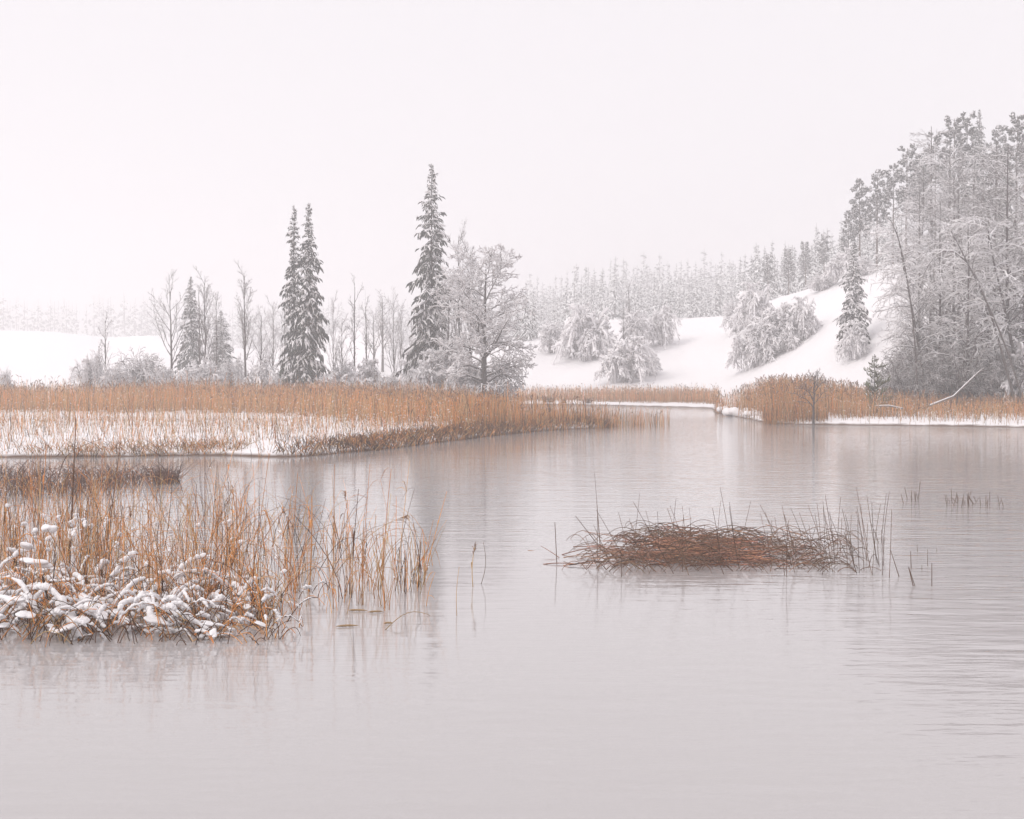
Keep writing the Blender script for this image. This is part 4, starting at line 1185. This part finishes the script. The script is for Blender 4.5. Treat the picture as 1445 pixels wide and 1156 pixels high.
zone = [(-60, 110, 'slender orange reed in the thicket by the picture edge', 90), (110, 230, 'slender orange reed in the densest part of the thicket', 70),
        (230, 335, 'slender reed where the thicket starts to thin out', 45), (335, 470, 'thin reed standing in water near the spruce reflection', 34), (470, 615, 'thin scattered reed in open water past the thicket', 30)]
for a, b_, lab, cnt in zone:
    sel = np.where((px >= a) & (px < b_))[0][:cnt]
    for k in sel:
        f = B[k]; H = 0.4 + 0.85 * r.uniform(0, 1) ** 1.6; H *= np.interp(px[k], [0, 400, 615], [1.0, 1, 0.9])
        arch = r.uniform() < 0.2
        ln = r.normal(0, 0.14 if not arch else 0.6, 2)
        reed(r, f, f + np.array([ln[0] * H, ln[1] * H * 0.5, H * (1 if not arch else 0.45)]), lab, lab.replace('slender', 'slender').replace(' reed ', ' reeds '), sag=0.22 if arch else 0.0,
             rad=r.uniform(0.0032, 0.0065), leaves=int(r.integers(0, 3)), plume=r.uniform() < 0.03, top_leaf=r.uniform() < 0.3)
# arching stems that loop into the water at the end of the heap
for x0, y0, x1, y1, sg in [(312, 895, 385, 905, 0.13), (305, 890, 376, 898, 0.16), (330, 900, 362, 912, 0.08), (392, 905, 425, 900, 0.12), (300, 900, 375, 895, 0.20), (290, 905, 345, 912, 0.10), (540, 893, 610, 870, 0.12), (340, 868, 372, 900, 0.12)]:
    reed(r, gp(x0, y0, -0.02), gp(x1, y1, -0.02), 'rusty stem arching over and looping back into the water', 'stems looping into the water', sag=sg, rad=0.005, leaves=0, name='bent_reed')

# ------------------------------------------------------------------ heap of dead rushes in the lake
RUSH = np.array([0.19, 0.115, 0.08]); RED = np.array([0.28, 0.14, 0.09])
r = np.random.default_rng(500)
heap = link('rush_heap', None, loc=gp(1000, 795)); hp = np.array(heap.location)
tag(heap, 'low heap of dead red-brown rushes lying like an island in the lake', 'rush heap')


def arc(r, base, az, L, up, dn, N=8):
    t = np.linspace(0, 1, N)
    o = np.array([math.cos(az), math.sin(az), 0])
    return base + L * (o * t[:, None] * 0.85 + Z * (up * t - dn * t ** 2)[:, None])


def rush_curve(r, kind):
    if kind == 'lying':                                     # pressed flat in the red core
        px = r.normal(985, 72); py = 800 - abs(r.normal(0, 22)); h = np.interp(px, [800, 880, 960, 1050, 1140], [0.01, 0.10, 0.22, 0.15, 0.02]) * r.uniform(0.0, 1)
        c = gp(px, np.clip(py, 760, 806)); L = r.uniform(0.3, 0.8); az = r.choice([0, 3.14]) + r.normal(0, 0.45)
        return arc(r, c + Z * h - np.array([math.cos(az), math.sin(az), 0]) * L * 0.4, az, L, r.uniform(-0.05, 0.25), r.uniform(0.0, 0.35)), vary(r, RED * 1.15, 1, 0.45)[0], 0.007
    if kind == 'arch':
        px = r.triangular(812, 960, 1245); py = r.uniform(762, 808)
        h = np.interp(px, [800, 880, 960, 1050, 1140], [0.0, 0.12, 0.2, 0.1, 0.0]) * r.uniform(0, 1)
        az = (0 if r.uniform() < 0.55 else 3.14) + r.normal(0, 0.6); L = r.uniform(0.35, 0.85)
        return arc(r, gp(px, py) + Z * (h - 0.03), az, L, r.uniform(0.7, 1.2), r.uniform(0.7, 1.4)), vary(r, RUSH, 1, 0.25)[0], 0.0055
    px = r.uniform(830, 1255) if r.uniform() < 0.72 else r.uniform(1140, 1255); py = r.uniform(765, 815); L = r.uniform(0.3, 0.95)
    f = gp(px, py) - Z * 0.04; ln = r.normal(-0.12, 0.16)
    t = np.linspace(0, 1, 6)
    return f + L * (np.array([ln, r.normal(0, 0.1), 1]) * t[:, None] + np.array([r.normal(0, 0.05), 0, 0]) * (t ** 2)[:, None]), vary(r, RUSH * 0.75, 1, 0.25)[0], 0.0045


mass = MB()
for kind, single, joined in (('arch', 150, 330), ('lying', 130, 330), ('upright', 55, 30)):
    for k in range(single + joined):
        P, c, rad = rush_curve(r, kind)
        if k < single:
            m = MB(); m.tubes((P - hp)[None], (rad * np.linspace(1, 0.6, len(P)))[None], c, 4); m.build('rush_stem', M_REED, heap)
        else:
            mass.tubes((P - hp)[None], (rad * np.linspace(1, 0.6, len(P)))[None], c, 3)
tag(mass.build('rush_tangle', M_REED, heap), kind='stuff')


def lone_rush(x0, y0, x1, y1, label, group, rad=0.006, kink=None, col=RUSH * 0.7):
    f = gp(x0, y0, -0.04); tip = at(x1, y1, f[1]); t = np.linspace(0, 1, 6)[:, None]
    P = (f + (tip - f) * t)
    if kink is not None: P = np.concatenate([P, np.linspace(tip, at(kink[0], kink[1], f[1]), 5)[1:]])
    m = MB(); m.tubes((P - f)[None], (rad * np.linspace(1, 0.7, len(P)))[None], col, 5)
    tag(m.build('rush', M_REED, loc=f), label, 'rush', group)


g1 = 'rushes standing round the heap'
lone_rush(786, 800, 783, 737, 'lone upright rush at the outer tip of the heap', g1)
lone_rush(848, 780, 839, 668, 'tallest thin rush rising out of the heap, tilted', g1, 0.004)
lone_rush(860, 790, 812, 728, 'rush pair member slanting over the heap end', g1)
lone_rush(1270, 818, 1257, 777, 'dark slanted rush just beyond the end of the heap', g1)
lone_rush(1286, 806, 1285, 778, 'short dark rush standing straight beyond the heap', g1)
lone_rush(1290, 832, 1282, 800, 'bent rush folded into a V in open water', g1, kink=(1292, 830))
lone_rush(1315, 832, 1315, 795, 'stout single rush farthest out beyond the heap', g1)
lone_rush(1309, 803, 1309, 775, 'thin rush above the stout single one', g1, 0.004)
lone_rush(1295, 783, 1294, 768, 'tiny rush tip between the heap and distant stubs', g1, 0.004)
lone_rush(1301, 810, 1301, 797, 'tiny rush stub beside the folded rush', g1, 0.004)
lone_rush(1322, 783, 1322, 774, 'smallest rush tip farthest from the heap', g1, 0.004)
r = np.random.default_rng(520)
for k in range(34):
    px = r.choice([r.uniform(1268, 1296), r.uniform(1335, 1385), r.uniform(1385, 1432)], p=[.3, .5, .2]); py = 712 + r.normal(0, 2.5) + (2 if px > 1330 else -2)
    h = abs(r.normal(0, 10)) + 5
    lone_rush(px, py, px + r.normal(-1, 4), py - h, *[('short dark rush stub in the first bunch beyond the heap', 'first bunch of rush stubs'), ('short dark rush stub in the thickest bunch before the forest reflection', 'thickest bunch of rush stubs'), ('short dark rush stub trailing off towards the picture edge', 'last rush stubs')][int(np.searchsorted([1320, 1385], px))], 0.007,
              kink=(px + r.uniform(4, 9), py - h * 0.3) if r.uniform() < 0.25 else None)

# bits of reed floating on the water
for px, py, L, a, lab in [(530, 864, 0.16, 0.3, 'yellowed reed scrap floating among the outer stalks'), (548, 880, 0.09, 0.1, 'small brown scrap floating beyond the outer stalks'),
                          (505, 862, 0.2, -0.1, 'grey reed scrap floating by the drooping reed'), (490, 884, 0.22, 0.2, 'half-sunk pale reed scrap among reflections')]:
    p = gp(px, py, 0.006); u = np.linspace(-0.5, 0.5, 6)
    m = MB(); m.tubes((np.stack([np.cos(a) * u * L, np.sin(a) * u * L, 0.01 - 0.02 * u * u], -1))[None], 0.010 * np.array([[0.3, 1, 1, 1, 0.8, 0.2]]), TAN * 0.7, 5)
    tag(m.build('reed_scrap', M_REED, loc=p), lab, 'reed scrap', 'floating reed scraps')

# ------------------------------------------------------------------ right bank: snow mounds and fallen wood
MOUND = blob(9, 12, 0.85, 0.35, 0.06, 0.30, 0.08)
for px, py, s, lab in [(1046, 584, 1.0, 'smooth snow mound in the reed gap at the point of the bank'), (1030, 580, 0.75, 'smaller snow mound beside the smooth one'), (1066, 586, 0.6, 'low snow mound against the tall reeds')]:
    o = link('snow_mound', MOUND, loc=hit(px, py, 60, 130) + Z * 0.05); o.scale = (s,) * 3
    tag(o, lab, 'snow mound', 'snow mounds on the bank point')
for pts, r0, lab in [([at(1312, 573, 72.5), at(1345, 560, 73), at(1378, 528, 74), at(1388, 520, 74)], 0.05, 'pale fallen branch propped up out of the reeds before the forest'),
                     ([at(1240, 574, 72), at(1255, 573, 72), at(1275, 577, 71.5)], 0.05, 'short bowed stick crusted with snow lying over the reeds')]:
    P = np.array(pts); t = np.linspace(0, 1, 10); s_ = np.linspace(0, 1, len(P)); P = np.stack([np.interp(t, s_, P[:, k]) for k in range(3)], -1); o0 = P[0].copy()
    tr, sn = MB(), MB(); tr.tubes((P - o0)[None], np.linspace(r0, 0.025, 10)[None], np.array([0.2, 0.16, 0.14]), 6)
    A, Ra, _ = sprout(r, (P - o0)[None], np.linspace(r0, 0.025, 10)[None], 6, 0.4, 1, 0.3, 45, 5, 0.1, 0.15, 0.5, 0.014)
    tr.tubes(A, Ra, BARK, 3); snow_on(sn, (P - o0)[None], np.linspace(r0, 0.025, 10)[None], 0.9, lo=0);
    tag(finish('fallen_branch', {'wood': (tr, M_BARK), 'snow': (sn, M_SNOW)}, o0), lab, 'branch', 'fallen branches on the bank')
# dark tussocks that poke out of the snow lip of the far shore
for px, py, s, lab in [(770, 568, 1.3, 'darkest grass tussock on the snow lip of the far shore'), (778, 568, 1.0, 'second dark tussock touching the darkest one'), (830, 569, 1.0, 'small grass tussock farther along the far shore lip'), (795, 569, 0.7, 'faint tussock between two darker ones on the far shore')]:
    p = hit(px, py, 100, 140); m = MB(); n = 60
    base = np.zeros((n, 3)); base[:, :2] = r.normal(0, 0.12, (n, 2))
    reeds(m, r, base, r.uniform(0.2, 0.5, n) * s, lean=0.5, rad=0.014, w=(0.1, 0.1, 0.8))
    tag(m.build('grass_tussock', M_REED, loc=p), lab, 'tussock', 'tussocks on the far shore')
